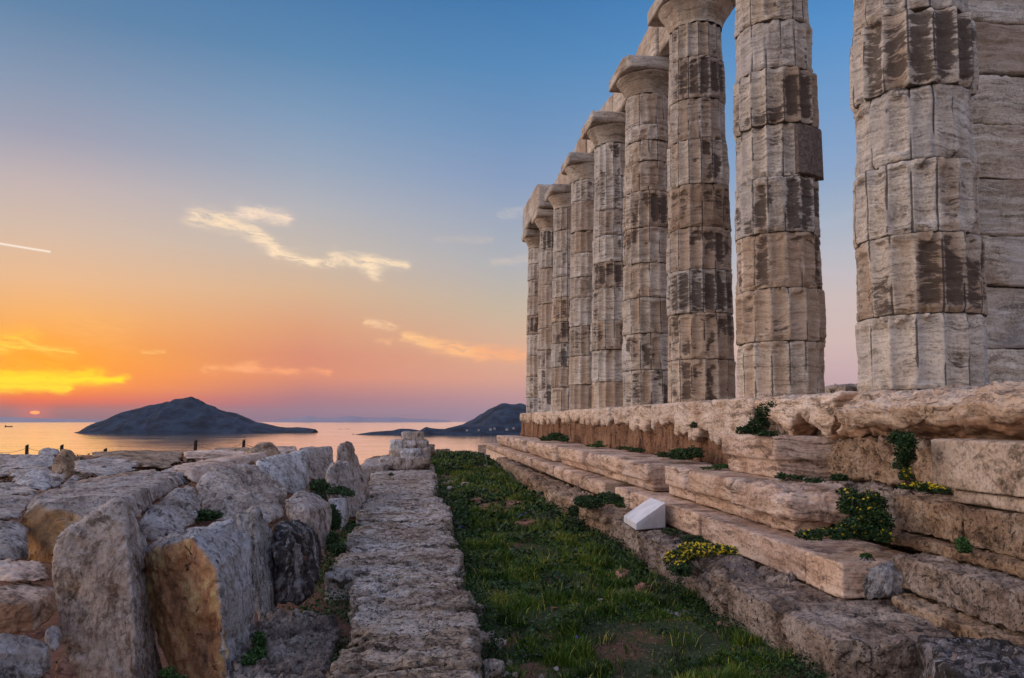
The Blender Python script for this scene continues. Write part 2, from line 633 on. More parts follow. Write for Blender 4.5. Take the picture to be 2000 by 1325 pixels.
def stone_mat(name, c0, c1, c2, vein=(60, 55, 50), veinamt=.5, vdir=(1, 1, 6), pit=.0, crust=False, lich=0., bump=.6, rough=.85, spots=.25, gold=(150, 100, 52), streak=(.6, .6, 5.0), crack=.45, con=1.0, bedb=.7):
    m, t, b = pmat(name)
    g = t.new('ShaderNodeNewGeometry')
    P = g.outputs['Position']
    wv = t.new('ShaderNodeTexNoise')
    t.put(wv.inputs['Vector'], P)
    wv.inputs['Scale'].default_value = 2.3
    wv.inputs['Detail'].default_value = 4
    PW = t.vm('ADD', P, t.vm('SCALE', t.vm('SUBTRACT', wv.outputs['Color'], (.5, .5, .5)), s=.22))
    lo = t.noise(P, 1.9, 6, .62, .5)
    d0 = tuple(v * .72 for v in c0)
    col = t.ramp(lo, [(.30, lin(c0)), (.48, lin(c1)), (.68, lin(c2))])
    st = t.noise(t.scalevec(PW, streak), 3.6, 8, .70, .2)
    col = t.mix(t.m('MULTIPLY', t.ss(st, .50, .64), .80 * con, clamp=True), col, lin(c2))
    col = t.mix(t.m('MULTIPLY', t.ss(st, .49, .36), .95 * con, clamp=True), col, lin(tuple(v * .82 for v in d0)))
    st2 = t.noise(t.vm('ADD', t.scalevec(PW, tuple(v * 1.0 for v in streak)), (9, 4, 2)), 11, 6, .72)
    col = t.mix(t.m('MULTIPLY', t.ss(st2, .52, .60), .55 * con, clamp=True), col, lin(tuple(v * .5 for v in c0)))
    # thin dark veins along the bed of the stone
    vv = t.noise(t.scalevec(PW, vdir), 4.0, 8, .70, .4)
    va = t.ss(t.m('ABSOLUTE', t.m('SUBTRACT', vv, .5)), .020, .0)
    vm_ = t.ss(t.noise(P, 2.6, 3, .5), .42, .60)
    col = t.mix(t.m('MULTIPLY', t.m('MULTIPLY', va, vm_), veinamt * 1.3, clamp=True), col, lin(vein))
    fine = t.noise(P, 42, 7, .74)
    col = t.mix(t.ss(fine, .42, .72, 0., .45), col, lin(tuple(min(255, v * 1.25) for v in c1)))
    col = t.mix(t.ss(fine, .50, .28, 0., .62), col, lin(tuple(v * .45 for v in c0)))
    # iron patina on some faces
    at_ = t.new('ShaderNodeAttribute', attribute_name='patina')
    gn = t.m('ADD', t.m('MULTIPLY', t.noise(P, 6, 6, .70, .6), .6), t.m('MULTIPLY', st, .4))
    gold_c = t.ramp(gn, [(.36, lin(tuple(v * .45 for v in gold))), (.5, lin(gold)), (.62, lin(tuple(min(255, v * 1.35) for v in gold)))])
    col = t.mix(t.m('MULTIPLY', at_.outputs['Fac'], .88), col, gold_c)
    # blotches of dark lichen and soot
    if spots:
        sp = t.noise(P, 8, 8, .80, .9)
        sp2 = t.noise(P, 1.5, 4, .6)
        k = t.m('MULTIPLY', t.ss(sp, .56, .62), t.ss(sp2, .46, .58))
        col = t.mix(t.m('MULTIPLY', k, min(1, spots * 1.5)), col, lin((52, 45, 40)))
    hgt = t.m('ADD', t.m('MULTIPLY', fine, .7), t.m('MULTIPLY', t.noise(P, 13, 7, .76), .75))
    hgt = t.m('ADD', hgt, t.m('MULTIPLY', t.noise(t.scalevec(PW, tuple(v * .9 for v in streak)), 12, 6, .75), bedb))
    # cracks
    if crack:
        vo = t.new('ShaderNodeTexVoronoi', feature='DISTANCE_TO_EDGE')
        t.put(vo.inputs['Vector'], t.vm('ADD', t.scalevec(PW, tuple(min(2., max(.5, v)) for v in streak)), t.vm('SCALE', t.vm('SUBTRACT', wv.outputs['Color'], (.5, .5, .5)), s=.5)))
        vo.inputs['Scale'].default_value = 1.5
        ck = t.m('MULTIPLY', t.ss(vo.outputs['Distance'], .014, .003), t.ss(t.noise(P, 2.1, 4, .6), .54, .62))
        col = t.mix(t.m('MULTIPLY', ck, crack), col, lin((40, 34, 30)))
        hgt = t.m('SUBTRACT', hgt, t.m('MULTIPLY', ck, 1.5))
    if lich:
        l1 = t.noise(t.scalevec(P, (1, 1, .35)), 6, 8, .80, .8)
        col = t.mix(t.m('MULTIPLY', t.ss(l1, .47, .52), lich), col, lin((50, 46, 44)))
        l2 = t.noise(t.scalevec(P, (1, 1, .25)), 9, 7, .82, .4)
        col = t.mix(t.m('MULTIPLY', t.ss(l2, .57, .61), lich), col, lin((206, 206, 214)))
        l3 = t.noise(P, 5.5, 6, .74)
        col = t.mix(t.m('MULTIPLY', t.ss(l3, .61, .64), lich), col, lin((184, 112, 30)))
    if crust:
        dt = t.new('ShaderNodeAttribute', attribute_name='dtone').outputs['Fac']
        col = t.mix(t.m('MULTIPLY', t.ss(dt, .45, 1.0), .60), col, t.mix(st, lin((112, 84, 62)), lin((198, 164, 130))))
        col = t.mix(t.m('MULTIPLY', t.ss(dt, .45, .0), .50), col, t.mix(st, lin((124, 120, 122)), lin((226, 222, 216))))
        ar = t.new('ShaderNodeAttribute', attribute_name='arris').outputs['Fac']
        an_ = t.noise(P, 16, 6, .75)
        col = t.mix(t.m('MULTIPLY', t.ss(t.m('ADD', ar, t.m('SUBTRACT', an_, .5)), .40, .62), .80), col, lin((62, 54, 48)))
        ca = t.new('ShaderNodeAttribute', attribute_name='crust').outputs['Fac']
        cn = t.noise(t.scalevec(PW, (1.0, 1.0, 4.5)), 5, 8, .74, .2)
        kk = t.ss(t.m('ADD', ca, t.m('MULTIPLY', t.m('SUBTRACT', cn, .5), 2.6)), .50, .78)
        col = t.mix(t.m('MULTIPLY', kk, .85), col, t.mix(t.noise(P, 25, 4), lin((40, 34, 31)), lin((92, 76, 65))))
    if pit:
        pn = t.noise(P, 24, 5, .78, .6)
        pk = t.ss(pn, .42, .34)
        pn2 = t.noise(t.scalevec(P, (1, 1, .7)), 60, 3, .7)
        pk2 = t.ss(pn2, .40, .33)
        pk = t.m('MAXIMUM', pk, pk2)
        hgt = t.m('SUBTRACT', hgt, t.m('MULTIPLY', pk, 1.8))
        col = t.mix(t.m('MULTIPLY', pk, pit), col, lin(tuple(v * .34 for v in c0)))
    oi = t.new('ShaderNodeObjectInfo').outputs['Random']
    col = t.mix(1.0, col, t.ramp(oi, [(0, (.80, .76, .72)), (.3, (1.04, 1.0, .96)), (.6, (.88, .88, .90)), (1, (1.14, 1.11, 1.07))]), blend='MULTIPLY')
    bp = t.new('ShaderNodeBump')
    bp.inputs['Strength'].default_value = min(1, bump)
    bp.inputs['Distance'].default_value = .035 * bump
    t.put(bp.inputs['Height'], hgt)
    t.l.new(bp.outputs[0], b.inputs['Normal'])
    t.put(b.inputs['Base Color'], col)
    t.put(b.inputs['Roughness'], t.ss(fine, .2, .8, rough - .15, min(1, rough + .1)))
    b.inputs['Specular IOR Level'].default_value = .3
    return m


M = {}
M['column'] = stone_mat('weathered_column_marble', (144, 131, 116), (198, 185, 168), (230, 222, 210), veinamt=.6, vdir=(.8, .8, 7), crust=True, streak=(.5, .5, 6), bump=.5, vein=(60, 55, 54), crack=.4, con=.72, bedb=.3)
M['marble'] = stone_mat('step_marble', (150, 119, 98), (200, 170, 147), (228, 208, 190), veinamt=.4, vdir=(.7, .7, 6), spots=.4, bump=.40, streak=(.5, .5, 4.5), crack=.6)
M['stylobate'] = stone_mat('stylobate_marble', (172, 134, 106), (214, 188, 164), (236, 220, 206), veinamt=.5, vdir=(.7, .7, 6), spots=.4, bump=.55, gold=(150, 108, 76), crack=.6)
M['rock'] = stone_mat('grey_marble', (150, 132, 120), (200, 184, 172), (230, 222, 216), veinamt=.7, vdir=(3, 3, 1.2), spots=.45, bump=1.0, streak=(2.4, 2.4, .7), gold=(192, 142, 84), con=1.1)
M['white'] = stone_mat('white_marble', (168, 156, 148), (208, 202, 198), (232, 230, 232), veinamt=.8, vdir=(3, 3, 1), spots=.7, bump=1.0, streak=(2.4, 2.4, .7), gold=(232, 166, 110), con=1.1)
M['streaked'] = stone_mat('streaked_white_marble', (168, 158, 152), (214, 210, 208), (236, 234, 236), veinamt=.9, vdir=(5, 5, .6), lich=.22, spots=.5, bump=1.0, streak=(4, 4, .5), con=1.4)
M['lichen'] = stone_mat('lichened_marble', (96, 88, 84), (138, 130, 126), (184, 180, 182), lich=.9, spots=.6, bump=1.0, streak=(2, 2, .6))
M['poros'] = stone_mat('porous_limestone', (146, 112, 86), (190, 160, 130), (216, 194, 170), veinamt=.25, pit=.8, spots=.45, bump=1.0, streak=(1, 1, 1.6), gold=(150, 96, 50))
M['smooth_lime'] = stone_mat('smooth_limestone', (164, 140, 118), (200, 180, 160), (218, 204, 190), veinamt=.2, pit=.45, spots=.3, bump=.5, streak=(1, 1, 1.6), crack=.3)
M['poros_dark'] = stone_mat('dark_limestone', (126, 106, 92), (174, 154, 138), (212, 198, 186), veinamt=.25, pit=.8, spots=.7, bump=1.0, streak=(1, 1, 1.6))
M['path'] = stone_mat('pitted_path_stone', (146, 116, 94), (212, 190, 170), (246, 238, 232), veinamt=.5, vdir=(1, 4, 4), pit=.9, spots=.8, bump=1.1, streak=(.8, 3.0, 3.0), gold=(150, 108, 62), con=1.25)
M['wall'] = stone_mat('brown_rubble_core', (118, 84, 62), (156, 116, 88), (184, 148, 120), veinamt=.5, vdir=(5, 5, .6), pit=.8, spots=.5, bump=1.0, streak=(4, 4, .5))
M['slabred'] = stone_mat('reddish_slab', (132, 86, 70), (172, 122, 100), (200, 160, 138), veinamt=.2, pit=.4, spots=.4, bump=.7)


def simple(name, c, rough=.7, var=.25, sc=6, bump=.2, dist=.01):
    m, t, b = pmat(name)
    g = t.new('ShaderNodeNewGeometry')
    n = t.noise(g.outputs['Position'], sc, 5, .6)
    t.put(b.inputs['Base Color'], t.mix(t.ss(n, .3, .7), lin(tuple(v * (1 - var) for v in c)), lin(tuple(min(255, v * (1 + var)) for v in c))))
    b.inputs['Roughness'].default_value = rough
    if bump:
        bp = t.new('ShaderNodeBump')
        bp.inputs['Strength'].default_value = bump
        bp.inputs['Distance'].default_value = dist
        t.put(bp.inputs['Height'], t.noise(g.outputs['Position'], sc * 5, 5, .6))
        t.l.new(bp.outputs[0], b.inputs['Normal'])
    return m


def leaf_mat(name, c0, c1, c2):
    m, t, b = pmat(name)
    a = t.new('ShaderNodeAttribute', attribute_name='tone').outputs['Fac']
    t.put(b.inputs['Base Color'], t.ramp(a, [(0, lin(c0)), (.55, lin(c1)), (1, lin(c2))]))
    b.inputs['Roughness'].default_value = .55
    b.inputs['Specular IOR Level'].default_value = .3
    return m


M['plinth'] = simple('pale_plinth_marble', (214, 216, 220), .45, .06, 8, .15, .003)
M['patch'] = simple('brown_repair_stone', (112, 98, 90), .9, .25, 30, .8, .01)
M['wood'] = simple('dark_post_wood', (46, 36, 30), .9, .3, 20, .5)
M['rope'] = simple('rope', (70, 58, 50), .9, .2, 60, .2)
M['grass'] = leaf_mat('grass_blades', (26, 44, 14), (74, 106, 22), (170, 164, 74))
M['leaf'] = leaf_mat('shrub_leaves', (22, 40, 20), (38, 64, 30), (72, 100, 48))
M['ivy'] = leaf_mat('low_green_leaves', (28, 52, 26), (50, 84, 36), (100, 132, 70))
M['yellow'] = leaf_mat('yellow_petals', (190, 150, 10), (230, 196, 20), (250, 226, 60))
M['stem'] = simple('plant_stem', (70, 58, 40), .9, .2, 20, 0)
M['purple'] = leaf_mat('violet_petals', (70, 50, 150), (96, 70, 190), (130, 110, 220))

# sea
m, t, b = pmat('sea_water')
g = t.new('ShaderNodeNewGeometry')
P = g.outputs['Position']
b.inputs['Base Color'].default_value = (.010, .018, .030, 1)
b.inputs['IOR'].default_value = 1.33
n1 = t.noise(t.scalevec(P, (.004, .012, 1)), 1.0, 5, .6)
b.inputs['Roughness'].default_value = .1
t.put(b.inputs['Roughness'], t.ss(n1, .35, .65, .07, .15))
bp = t.new('ShaderNodeBump')
bp.inputs['Strength'].default_value = .12
bp.inputs['Distance'].default_value = 1.0
hh = t.m('ADD', t.m('MULTIPLY', t.noise(t.scalevec(P, (.02, .05, 1)), 1.0, 6, .6), 3.0), t.m('MULTIPLY', t.noise(t.scalevec(P, (.3, .3, 1)), 1.0, 3, .5), .12))
t.put(bp.inputs['Height'], hh)
t.l.new(bp.outputs[0], b.inputs['Normal'])
M['sea'] = m


def land_mat(name, c0, c1, sc):
    m, t, b = pmat(name)
    g = t.new('ShaderNodeNewGeometry')
    P = g.outputs['Position']
    n = t.noise(t.scalevec(P, (1, 1, 2)), sc, 8, .68)
    t.put(b.inputs['Base Color'], t.mix(t.ss(n, .38, .62), lin(c0), lin(c1)))
    b.inputs['Roughness'].default_value = .95
    b.inputs['Specular IOR Level'].default_value = .1
    return m


M['island'] = land_mat('hazed_island_scrub', (10, 28, 44), (44, 64, 84), .014)  # blue of distant haze is put into the scrub colour
M['ridge'] = land_mat('hazed_far_ridge', (150, 140, 160), (166, 152, 168), .002)  # pale violet base colour holds distance haze that the volume leaves out

# ground
m, t, b = pmat('soil_ground')
g = t.new('ShaderNodeNewGeometry')
P = g.outputs['Position']
n = t.noise(P, 2.2, 6, .65)
col = t.ramp(n, [(.3, lin((78, 54, 40))), (.5, lin((120, 80, 60))), (.7, lin((146, 104, 82)))])
col = t.mix(t.m('MULTIPLY', t.ss(t.noise(P, 1.1, 5, .65), .40, .50), t.ss(t.xyz(P)[0], -.2, .4)), col, lin((46, 58, 26)))
col = t.mix(t.m('MULTIPLY', t.ss(t.noise(P, 30, 4, .7), .60, .68), .8), col, lin((160, 140, 120)))
t.put(b.inputs['Base Color'], col)
b.inputs['Roughness'].default_value = .95
bp = t.new('ShaderNodeBump')
bp.inputs['Strength'].default_value = 1.0
bp.inputs['Distance'].default_value = .03
t.put(bp.inputs['Height'], t.m('ADD', t.noise(P, 14, 6, .7), t.m('MULTIPLY', t.noise(P, 50, 3, .7), .4)))
t.l.new(bp.outputs[0], b.inputs['Normal'])
M['soil'] = m

# ------------------------------------------------------------------ sea, ground, islands
SEA = -60.0
R_SEA = 25000.0
n = 256
ang = np.linspace(0, 2 * np.pi, n, endpoint=False)
rad = np.array([1., 120, 600, 2500, 8000, R_SEA])
V = np.concatenate([np.stack([r * np.sin(ang), r * np.cos(ang), np.full(n, SEA)], 1) for r in rad])
Fc = []
for k in range(len(rad) - 1):
    for i in range(n):
        j = (i + 1) % n
        Fc.append((k * n + i, k * n + j, (k + 1) * n + j, (k + 1) * n + i))
Fc.append((0, n // 4, n // 2, 3 * n // 4))
props(link('sea', mk('sea', V, Fc), M['sea']), kind='structure')


def ground_z(x, y):
    """height of the promontory around the temple"""
    x = np.asarray(x, dtype=np.float64)
    y = np.asarray(y, dtype=np.float64)
    p = np.stack([x, y, x * 0], 1)
    z = -1.33 + (fbm(p / 1.1, 4, 77) - .5) * .16 + (fbm(p / .22, 3, 78) - .5) * .05
    z += sst(y, 9, 24) * .07
    z -= sst(-x, .6, 1.4) * .10
    z += .62 * sst(-x, 1.5, 2.6) * sst(y, 7, 10.5) * (1 - sst(y, 17.6, 20))
    z = np.where(x > 2.2, z - .25 * sst(x, 2.2, 2.6), z)
    # the cape falls away behind the terrace and to the left
    far = np.maximum(0, y - (30 + 3 * vn(p / 5.0, 80)))
    left = np.maximum(0, -x - 9 - y * .02)
    left2 = np.maximum(0, (y - 17.8) * .9) * sst(-x, 1.6, 3.2)
    back = np.maximum(0, -y - 12)
    rt = np.maximum(0, x - 22)
    d = np.hypot(np.hypot(far, left), np.hypot(back, rt)) + left2 * .35
    rocky = (ridge(p / 6.0, 4, 90) - .5) * np.clip(d, 0, 12) * .3
    z = z - np.minimum(d * .75, 66) + rocky
    return z


def axis(a, b, fine0, fine1, step, growth=1.12):
    xs = list(np.arange(fine0, fine1, step))
    s = step
    while xs[-1] < b:
        s *= growth
        xs.append(xs[-1] + s)
    s = step
    lo = [xs[0]]
    while lo[-1] > a:
        s *= growth
        lo.append(lo[-1] - s)
    return np.array(lo[::-1][:-1] + xs)


gx = axis(-130, 130, -3.0, 2.6, .04)
gy = axis(-110, 150, 2.4, 12, .05, 1.05)
X, Y = np.meshgrid(gx, gy)
Zg = ground_z(X.ravel(), Y.ravel())
V = np.stack([X.ravel(), Y.ravel(), Zg], 1)
nx, ny = len(gx), len(gy)
ii = (np.arange(ny - 1)[:, None] * nx + np.arange(nx - 1)[None]).ravel()
Fc = np.stack([ii, ii + 1, ii + nx + 1, ii + nx], 1)
props(link('ground', mk('ground', V, Fc), M['soil']), kind='structure')


def landmass(name, prof, Zw, depth, mat, seed, rough=1.0, top_only=False):
    """island or ridge from its skyline: photo pixels (x, y) at distance Zw, given a real depth and slopes"""
    px = np.array([p[0] for p in prof], float)
    py = np.array([p[1] for p in prof], float)
    nu, nv = 220, 60
    us = np.linspace(px[0], px[-1], nu)
    ys = np.interp(us, px, py)
    vs = np.linspace(-1, 1, nv)
    V = np.zeros((nv, nu, 3))
    for i, (x, y) in enumerate(zip(us, ys)):
        c = at(x, y, Zw)
        V[:, i, 0] = c[0]
        V[:, i, 1] = c[1] + vs * depth * (0.25 + .75 * min(1, (c[2] - SEA) / 60))
        V[:, i, 2] = c[2]
    h = np.maximum(V[..., 2] - SEA, 0)
    shape = np.clip(1 - np.abs(vs) ** 1.4, 0, 1)[:, None] * np.ones((1, nu))
    p = np.stack([V[..., 0].ravel(), V[..., 1].ravel(), np.zeros(nu * nv)], 1)
    nz = (ridge(p / (depth * .55), 5, seed).reshape(nv, nu) - .62)
    nz2 = (fbm(p / (depth * .12), 4, seed + 3).reshape(nv, nu) - .5)
    h = h * (1 + (fbm(np.stack([us / 9., us * 0, us * 0 + seed], 1), 4, seed)[None] - .5) * .10 * rough)
    V[..., 2] = SEA - 2 + (h + 2) * shape + (nz * .95 * rough + nz2 * .22) * h * shape * (np.abs(vs)[:, None] * 1.4 + .10)
    idx = (np.arange(nv - 1)[:, None] * nu + np.arange(nu - 1)[None]).ravel()
    Fc = np.stack([idx, idx + 1, idx + nu + 1, idx + nu], 1)
    return props(link(name, mk(name, V.reshape(-1, 3), Fc), mat), kind='structure')


landmass('hill', [(153, 844.5), (170, 838), (186, 831), (205, 823), (222, 815), (243, 806), (262, 800), (285, 795), (305, 789), (330, 784), (348, 779), (360, 776), (372, 774),
                  (384, 777), (394, 783), (402, 789), (420, 796), (440, 802), (462, 807), (476, 813), (488, 820), (500, 825), (520, 828), (545, 834), (560, 835), (580, 834.5),
                  (600, 836), (616, 839)], 3838, 330, M['island'], 300)
landmass('hill', [(694, 849), (712, 846), (730, 843.5), (752, 842), (768, 841), (780, 838), (800, 838), (820, 841), (832, 834), (845, 837), (868, 838), (890, 833), (930, 832), (990, 830),
                  (1040, 828), (1150, 828), (1320, 832), (1400, 845)], 3270, 160, M['island'], 320)
landmass('hill', [(860, 842), (880, 835), (905, 829), (920, 821), (940, 809), (958, 798), (972, 792), (985, 789), (998, 791), (1012, 790), (1027, 792), (1060, 796), (1120, 806),
                  (1200, 815), (1300, 826), (1400, 842)], 4100, 420, M['island'], 340)
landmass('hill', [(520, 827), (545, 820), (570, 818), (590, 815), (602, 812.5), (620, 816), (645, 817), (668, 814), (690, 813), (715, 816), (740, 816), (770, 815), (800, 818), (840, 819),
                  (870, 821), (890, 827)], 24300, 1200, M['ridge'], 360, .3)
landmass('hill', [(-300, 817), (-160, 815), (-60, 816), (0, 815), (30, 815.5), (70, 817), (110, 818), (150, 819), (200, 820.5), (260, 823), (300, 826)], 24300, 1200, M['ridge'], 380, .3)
for i, (x, y, w) in enumerate([(664, 838.5, 9), (680, 838.2, 12), (690, 848.5, 6), (150, 844.5, 5)]):
    Z = 60 * F / (y - EYE)
    c = at(x, y, Z)
    hw = w / F * Z / 2
    o = stone('islet', [[(c[0] + a * hw, c[1] + b_ * hw * .7, SEA + z * 2.2) for a, b_, z in ((-1, 0, -.5), (1, 0, -.5), (.5, 1, .4), (-.6, 1, .3), (.1, -1, .2), (-.3, .1, 1), (.4, .1, .8), (0, 0, -1))]],
              M['island'], None, None, voxel=hw / 8, amp=hw * .02, L=hw * .4, wear=2)
    o['label'] = ['long low rock out on the pink water, left of the pair', 'low flat rock out on the water right of its twin', 'small rock just off the tip of the headland', 'tiny rock at the left tip of the island'][i]
    o['category'] = 'islet'

# ------------------------------------------------------------------ temple platform
CX, CY0, CSP, STY, CAPZ, CR = 4.108, 5.995, 2.522, .234, 6.386, .4975
ORD = ['first', 'second', 'third', 'fourth', 'fifth', 'sixth', 'seventh', 'eighth', 'ninth', 'tenth', 'eleventh', 'twelfth', 'thirteenth']
WRD = ['nearest', 'second', 'third', 'fourth', 'fifth', 'sixth', 'seventh', 'eighth', 'farthest']


def box_mesh(x0, x1, y0, y1, z0, z1):
    V = box_pts(x0, x1, y0, y1, z0, z1)
    Fc = [(0, 1, 3, 2), (4, 6, 7, 5), (0, 4, 5, 1), (2, 3, 7, 6), (0, 2, 6, 4), (1, 5, 7, 3)]
    return mk('b', V, Fc, False)


props(link('floor', box_mesh(4.0, 17, 1.2, 26.2, -1.6, .20), M['poros']), kind='structure')
props(link('floor', box_mesh(3.62, 3.998, 6.6, 26.1, -1.6, .15), M['poros_dark']), kind='structure')


# stylobate: marble blocks with a scalloped broken underside over the brown core
sty = [26.12, 23.4, 20.72, 18.9, 17.58, 16.4, 15.34, 14.5, 13.72, 12.45, 11.27, 10.07, 8.76, 7.62]
for i in range(len(sty) - 1):
    y1, y0 = sty[i], sty[i + 1] + .012
    rnd = random.Random(500 + i)
    nsl = max(3, int((y1 - y0) / .17))
    ws = np.array([rnd.choice([.4, .7, 1.0, 1.5, 2.2]) for _ in range(nsl)])
    ys = y0 + np.concatenate([[0], np.cumsum(ws) / ws.sum()]) * (y1 - y0)
    deep = -.02 if i < 9 else -.10
    bodies = []
    for k in range(nsl):
        zb = deep - rnd.uniform(-.07, .12) - (.10 if i in (11, 12) else 0)
        a, b_ = ys[k] - .02 * (k > 0), ys[k + 1] + .02 * (k < nsl - 1)
        mcy = (a + b_) / 2
        xo = 3.40 + rnd.uniform(-.012, .012) - (.03 if i > 10 else 0)
        bodies.append([(xo, a, .234), (xo, b_, .234), (4.2, a, .234), (4.2, b_, .234), (xo, a, zb + rnd.uniform(.01, .08)), (xo, b_, zb + rnd.uniform(.01, .08)), (xo + .006, mcy + (b_ - a) * rnd.uniform(-.25, .25), zb - .01), (4.2, a, zb + .05), (4.2, b_, zb + .05)])
    stone('stylobate_block', bodies, M['stylobate'], (('%s scalloped marble block from the ivy break, under the columns' % ORD[len(sty) - 2 - i]) if i > 5 else ('%s scalloped marble block from the far end, under the columns' % ORD[i])), 'marble block',
        'scalloped marble blocks under the colonnade', amp=.007, L=.25, wear=10 if i > 9 else 4, strata=.004, fine=.4)

# under the second column: heavy worn block with broken underside
bd = []
for k, (a, b_, zb) in enumerate([(6.03, 6.42, -.14), (6.38, 6.75, -.02), (6.71, 7.05, -.15), (7.0, 7.34, -.06), (7.28, 7.52, .02)]):
    bd.append([(3.36, a, .20), (3.36, b_, .20), (3.44, a, .234), (3.44, b_, .234), (4.3, a, .234), (4.3, b_, .234), (3.34, a, zb + .12), (3.34, b_, zb + .12), (3.42, (a + b_) / 2, zb - .03), (4.3, a, zb), (4.3, b_, zb)])
stone('stylobate_block', bd, M['stylobate'], 'worn pinkish block under the second column, between ivy and the big boulder', 'marble block',
      'scalloped marble blocks under the colonnade', amp=.02, L=.3, wear=18, strata=.008, patina=(0, -1, -.6, .8))
# the rounded boulder-like block carrying the nearest column
stone('stylobate_boulder', [[(3.52, 6.03, .05), (3.62, 6.03, .205), (3.44, 5.75, .205), (3.36, 5.1, .205), (3.36, 3.2, .205), (3.30, 5.92, .06), (3.20, 5.3, .09), (3.17, 4.4, .10), (3.2, 3.0, .10),
                             (3.40, 5.95, -.10), (3.46, 5.3, -.135), (3.50, 4.6, -.135), (3.52, 3.0, -.12), (3.24, 5.3, -.02), (3.22, 4.3, -.01), (5.4, 3.0, .21), (5.2, 6.0, .21), (5, 3, -.1), (5, 6, -.1)]],
      M['stylobate'], 'huge rounded worn marble block carrying the nearest column', 'marble block', None, amp=.025, L=.34, wear=14, strata=.020,
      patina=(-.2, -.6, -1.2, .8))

# brown rubble core wall exposed below the marble
bd = []
yy = 8.05
rnd = random.Random(3)
while yy < 26.0:
    w = rnd.uniform(.22, .55)
    x0 = 3.475 + rnd.uniform(-.03, .03)
    bd.append([(x0, yy, .15), (x0, min(26.1, yy + w - .012), .15), (x0 - .01, yy + .02, -.53), (x0 - .01, min(26.1, yy + w - .02), -.53), (3.9, yy, .15), (3.9, min(26.1, yy + w + .02), .15), (3.9, yy, -.53), (3.9, min(26.1, yy + w), -.53)])
    yy += w
stone('core_wall', bd, M['wall'], 'brown grooved core wall under the scalloped marble course', 'wall', None, voxel=.024, amp=.022, L=.22, wear=3, aniso=(1, 1, .18), pits=.010)


def band(X, y0, y1, zt, zm, zb, back, rec=.05):
    """step block: upper face and a recessed lower margin"""
    return [box_pts(X, back, y0, y1, zm, zt), box_pts(X + rec, back - .02, y0 + .01, y1 - .01, zb, zm + .02)]


# course A: the middle step of marble
mid = [
    (4.74, 6.40, 'rough broken marble block at the near end of the middle step, above the yellow flowers', 16, 6),
    (6.44, 7.60, 'long marble block with a split edge right of the rounded one, middle step', 8, 1),
    (7.62, 8.48, 'rounded worn marble block facing the gap above the white plinth', 18, 3),
    (8.88, 10.05, 'sharp-cornered marble block left of the gap, middle step', 2, 0),
    (10.07, 11.30, 'clean marble block beside the sharp-cornered one, middle step', 3, 0),
    (11.32, 12.50, 'chipped marble block in the middle of the middle step', 8, 2),
    (12.52, 14.80, 'long marble block with a broken sloping far end, middle step', 12, 3),
    (15.45, 17.1, 'dark-ended marble block beyond the small break in the middle step', 6, 2),
    (17.3, 19.5, 'rounded marble block left of the dark-ended one, middle step', 10, 3),
    (19.9, 23.0, 'second marble block from the far end of the middle step', 8, 3),
    (23.2, 26.6, 'farthest marble block of the middle step', 8, 2),
]
ofs = [-.02, .03, .05, 0, .012, .03, .015, .0, .05, .02, .03]
for i, (y0, y1, lb, wr, ch) in enumerate(mid):
    if i == 0:
        stone('step_block', [[(2.72, 5.46, -.50), (2.66, 6.38, -.50), (3.35, 6.38, -.49), (3.12, 5.5, -.47), (2.98, 5.34, -.50), (2.62, 5.40, -.60), (2.60, 6.38, -.56), (3.06, 5.24, -.60), (2.66, 5.36, -.72), (2.62, 6.38, -.70),
                              (3.04, 5.28, -.72), (3.3, 6.38, -.72)], [(2.72, 5.50, -.70), (2.70, 6.37, -.70), (3.0, 5.40, -.70), (3.2, 6.37, -.70), (2.74, 5.52, -.828), (2.72, 6.37, -.828), (2.96, 5.46, -.828), (3.2, 6.37, -.828)]],
              M['marble'], lb, 'marble block', 'marble blocks of the middle step', amp=.017, L=.26, wear=5, strata=.010, sdir=(.15, .1, 1), fine=.5)
        continue
    zt = -.50 + (.02 if i == 0 else 0)
    back = 3.44 if i > 1 else 3.3
    stone('step_block', band(2.64 + ofs[i], y0 + .010, y1 - .010, zt + ((i * 7) % 5 - 2) * .005, -.70, -.825, back, .065), M['marble'], lb, 'marble block', 'marble blocks of the middle step',
          chips=ch + (2 if i not in (3, 4) else 0), chip=.17 if i else .26, amp=.0045 if i else .038, L=.3, wear=wr * .25, strata=.003, fine=.4, crag=.8)
# course B: the lower marble step
low = [
    (4.40, 4.868, 'broken near end block of the lowest marble step', 1, 0), (4.868, 6.74, 'long marble block with curved cracks, lowest marble step', 1, 0),
    (6.82, 9.14, 'shaded marble block behind the white plinth, lowest marble step', 3, 1), (9.155, 9.78, 'short marble block right of the square notch, lowest marble step', 2, 0),
    (10.37, 12.72, 'smooth marble block left of the square notch, lowest marble step', 2, 0), (12.735, 14.3, 'marble block third left of the notch, lowest marble step', 3, 0),
    (14.31, 15.1, 'short marble block halfway along the lowest marble step', 3, 0), (15.12, 17.2, 'marble block under the rounded one, lowest marble step', 4, 1),
    (17.4, 19.4, 'chipped marble block in the far half of the lowest marble step', 6, 2), (19.42, 22.0, 'third marble block from the far end of the lowest step', 4, 1),
    (22.02, 25.0, 'second marble block from the far end of the lowest step', 4, 0), (25.02, 28.6, 'farthest marble block of the lowest step, against the sea', 4, 1),
]
for i, (y0, y1, lb, wr, ch) in enumerate(low):
    stone('step_block', [box_pts(2.48 + .006 * (i % 3), 3.1, y0 + .006, y1 - .006, -1.045, -.835)], M['marble'], lb, 'marble block', 'marble blocks of the lowest marble step',
          chips=(ch + (i % 2)) if i > 1 else 0, chip=.11, amp=.003 if i else .006, L=.3, wear=wr * .2, strata=.003, fine=.4)
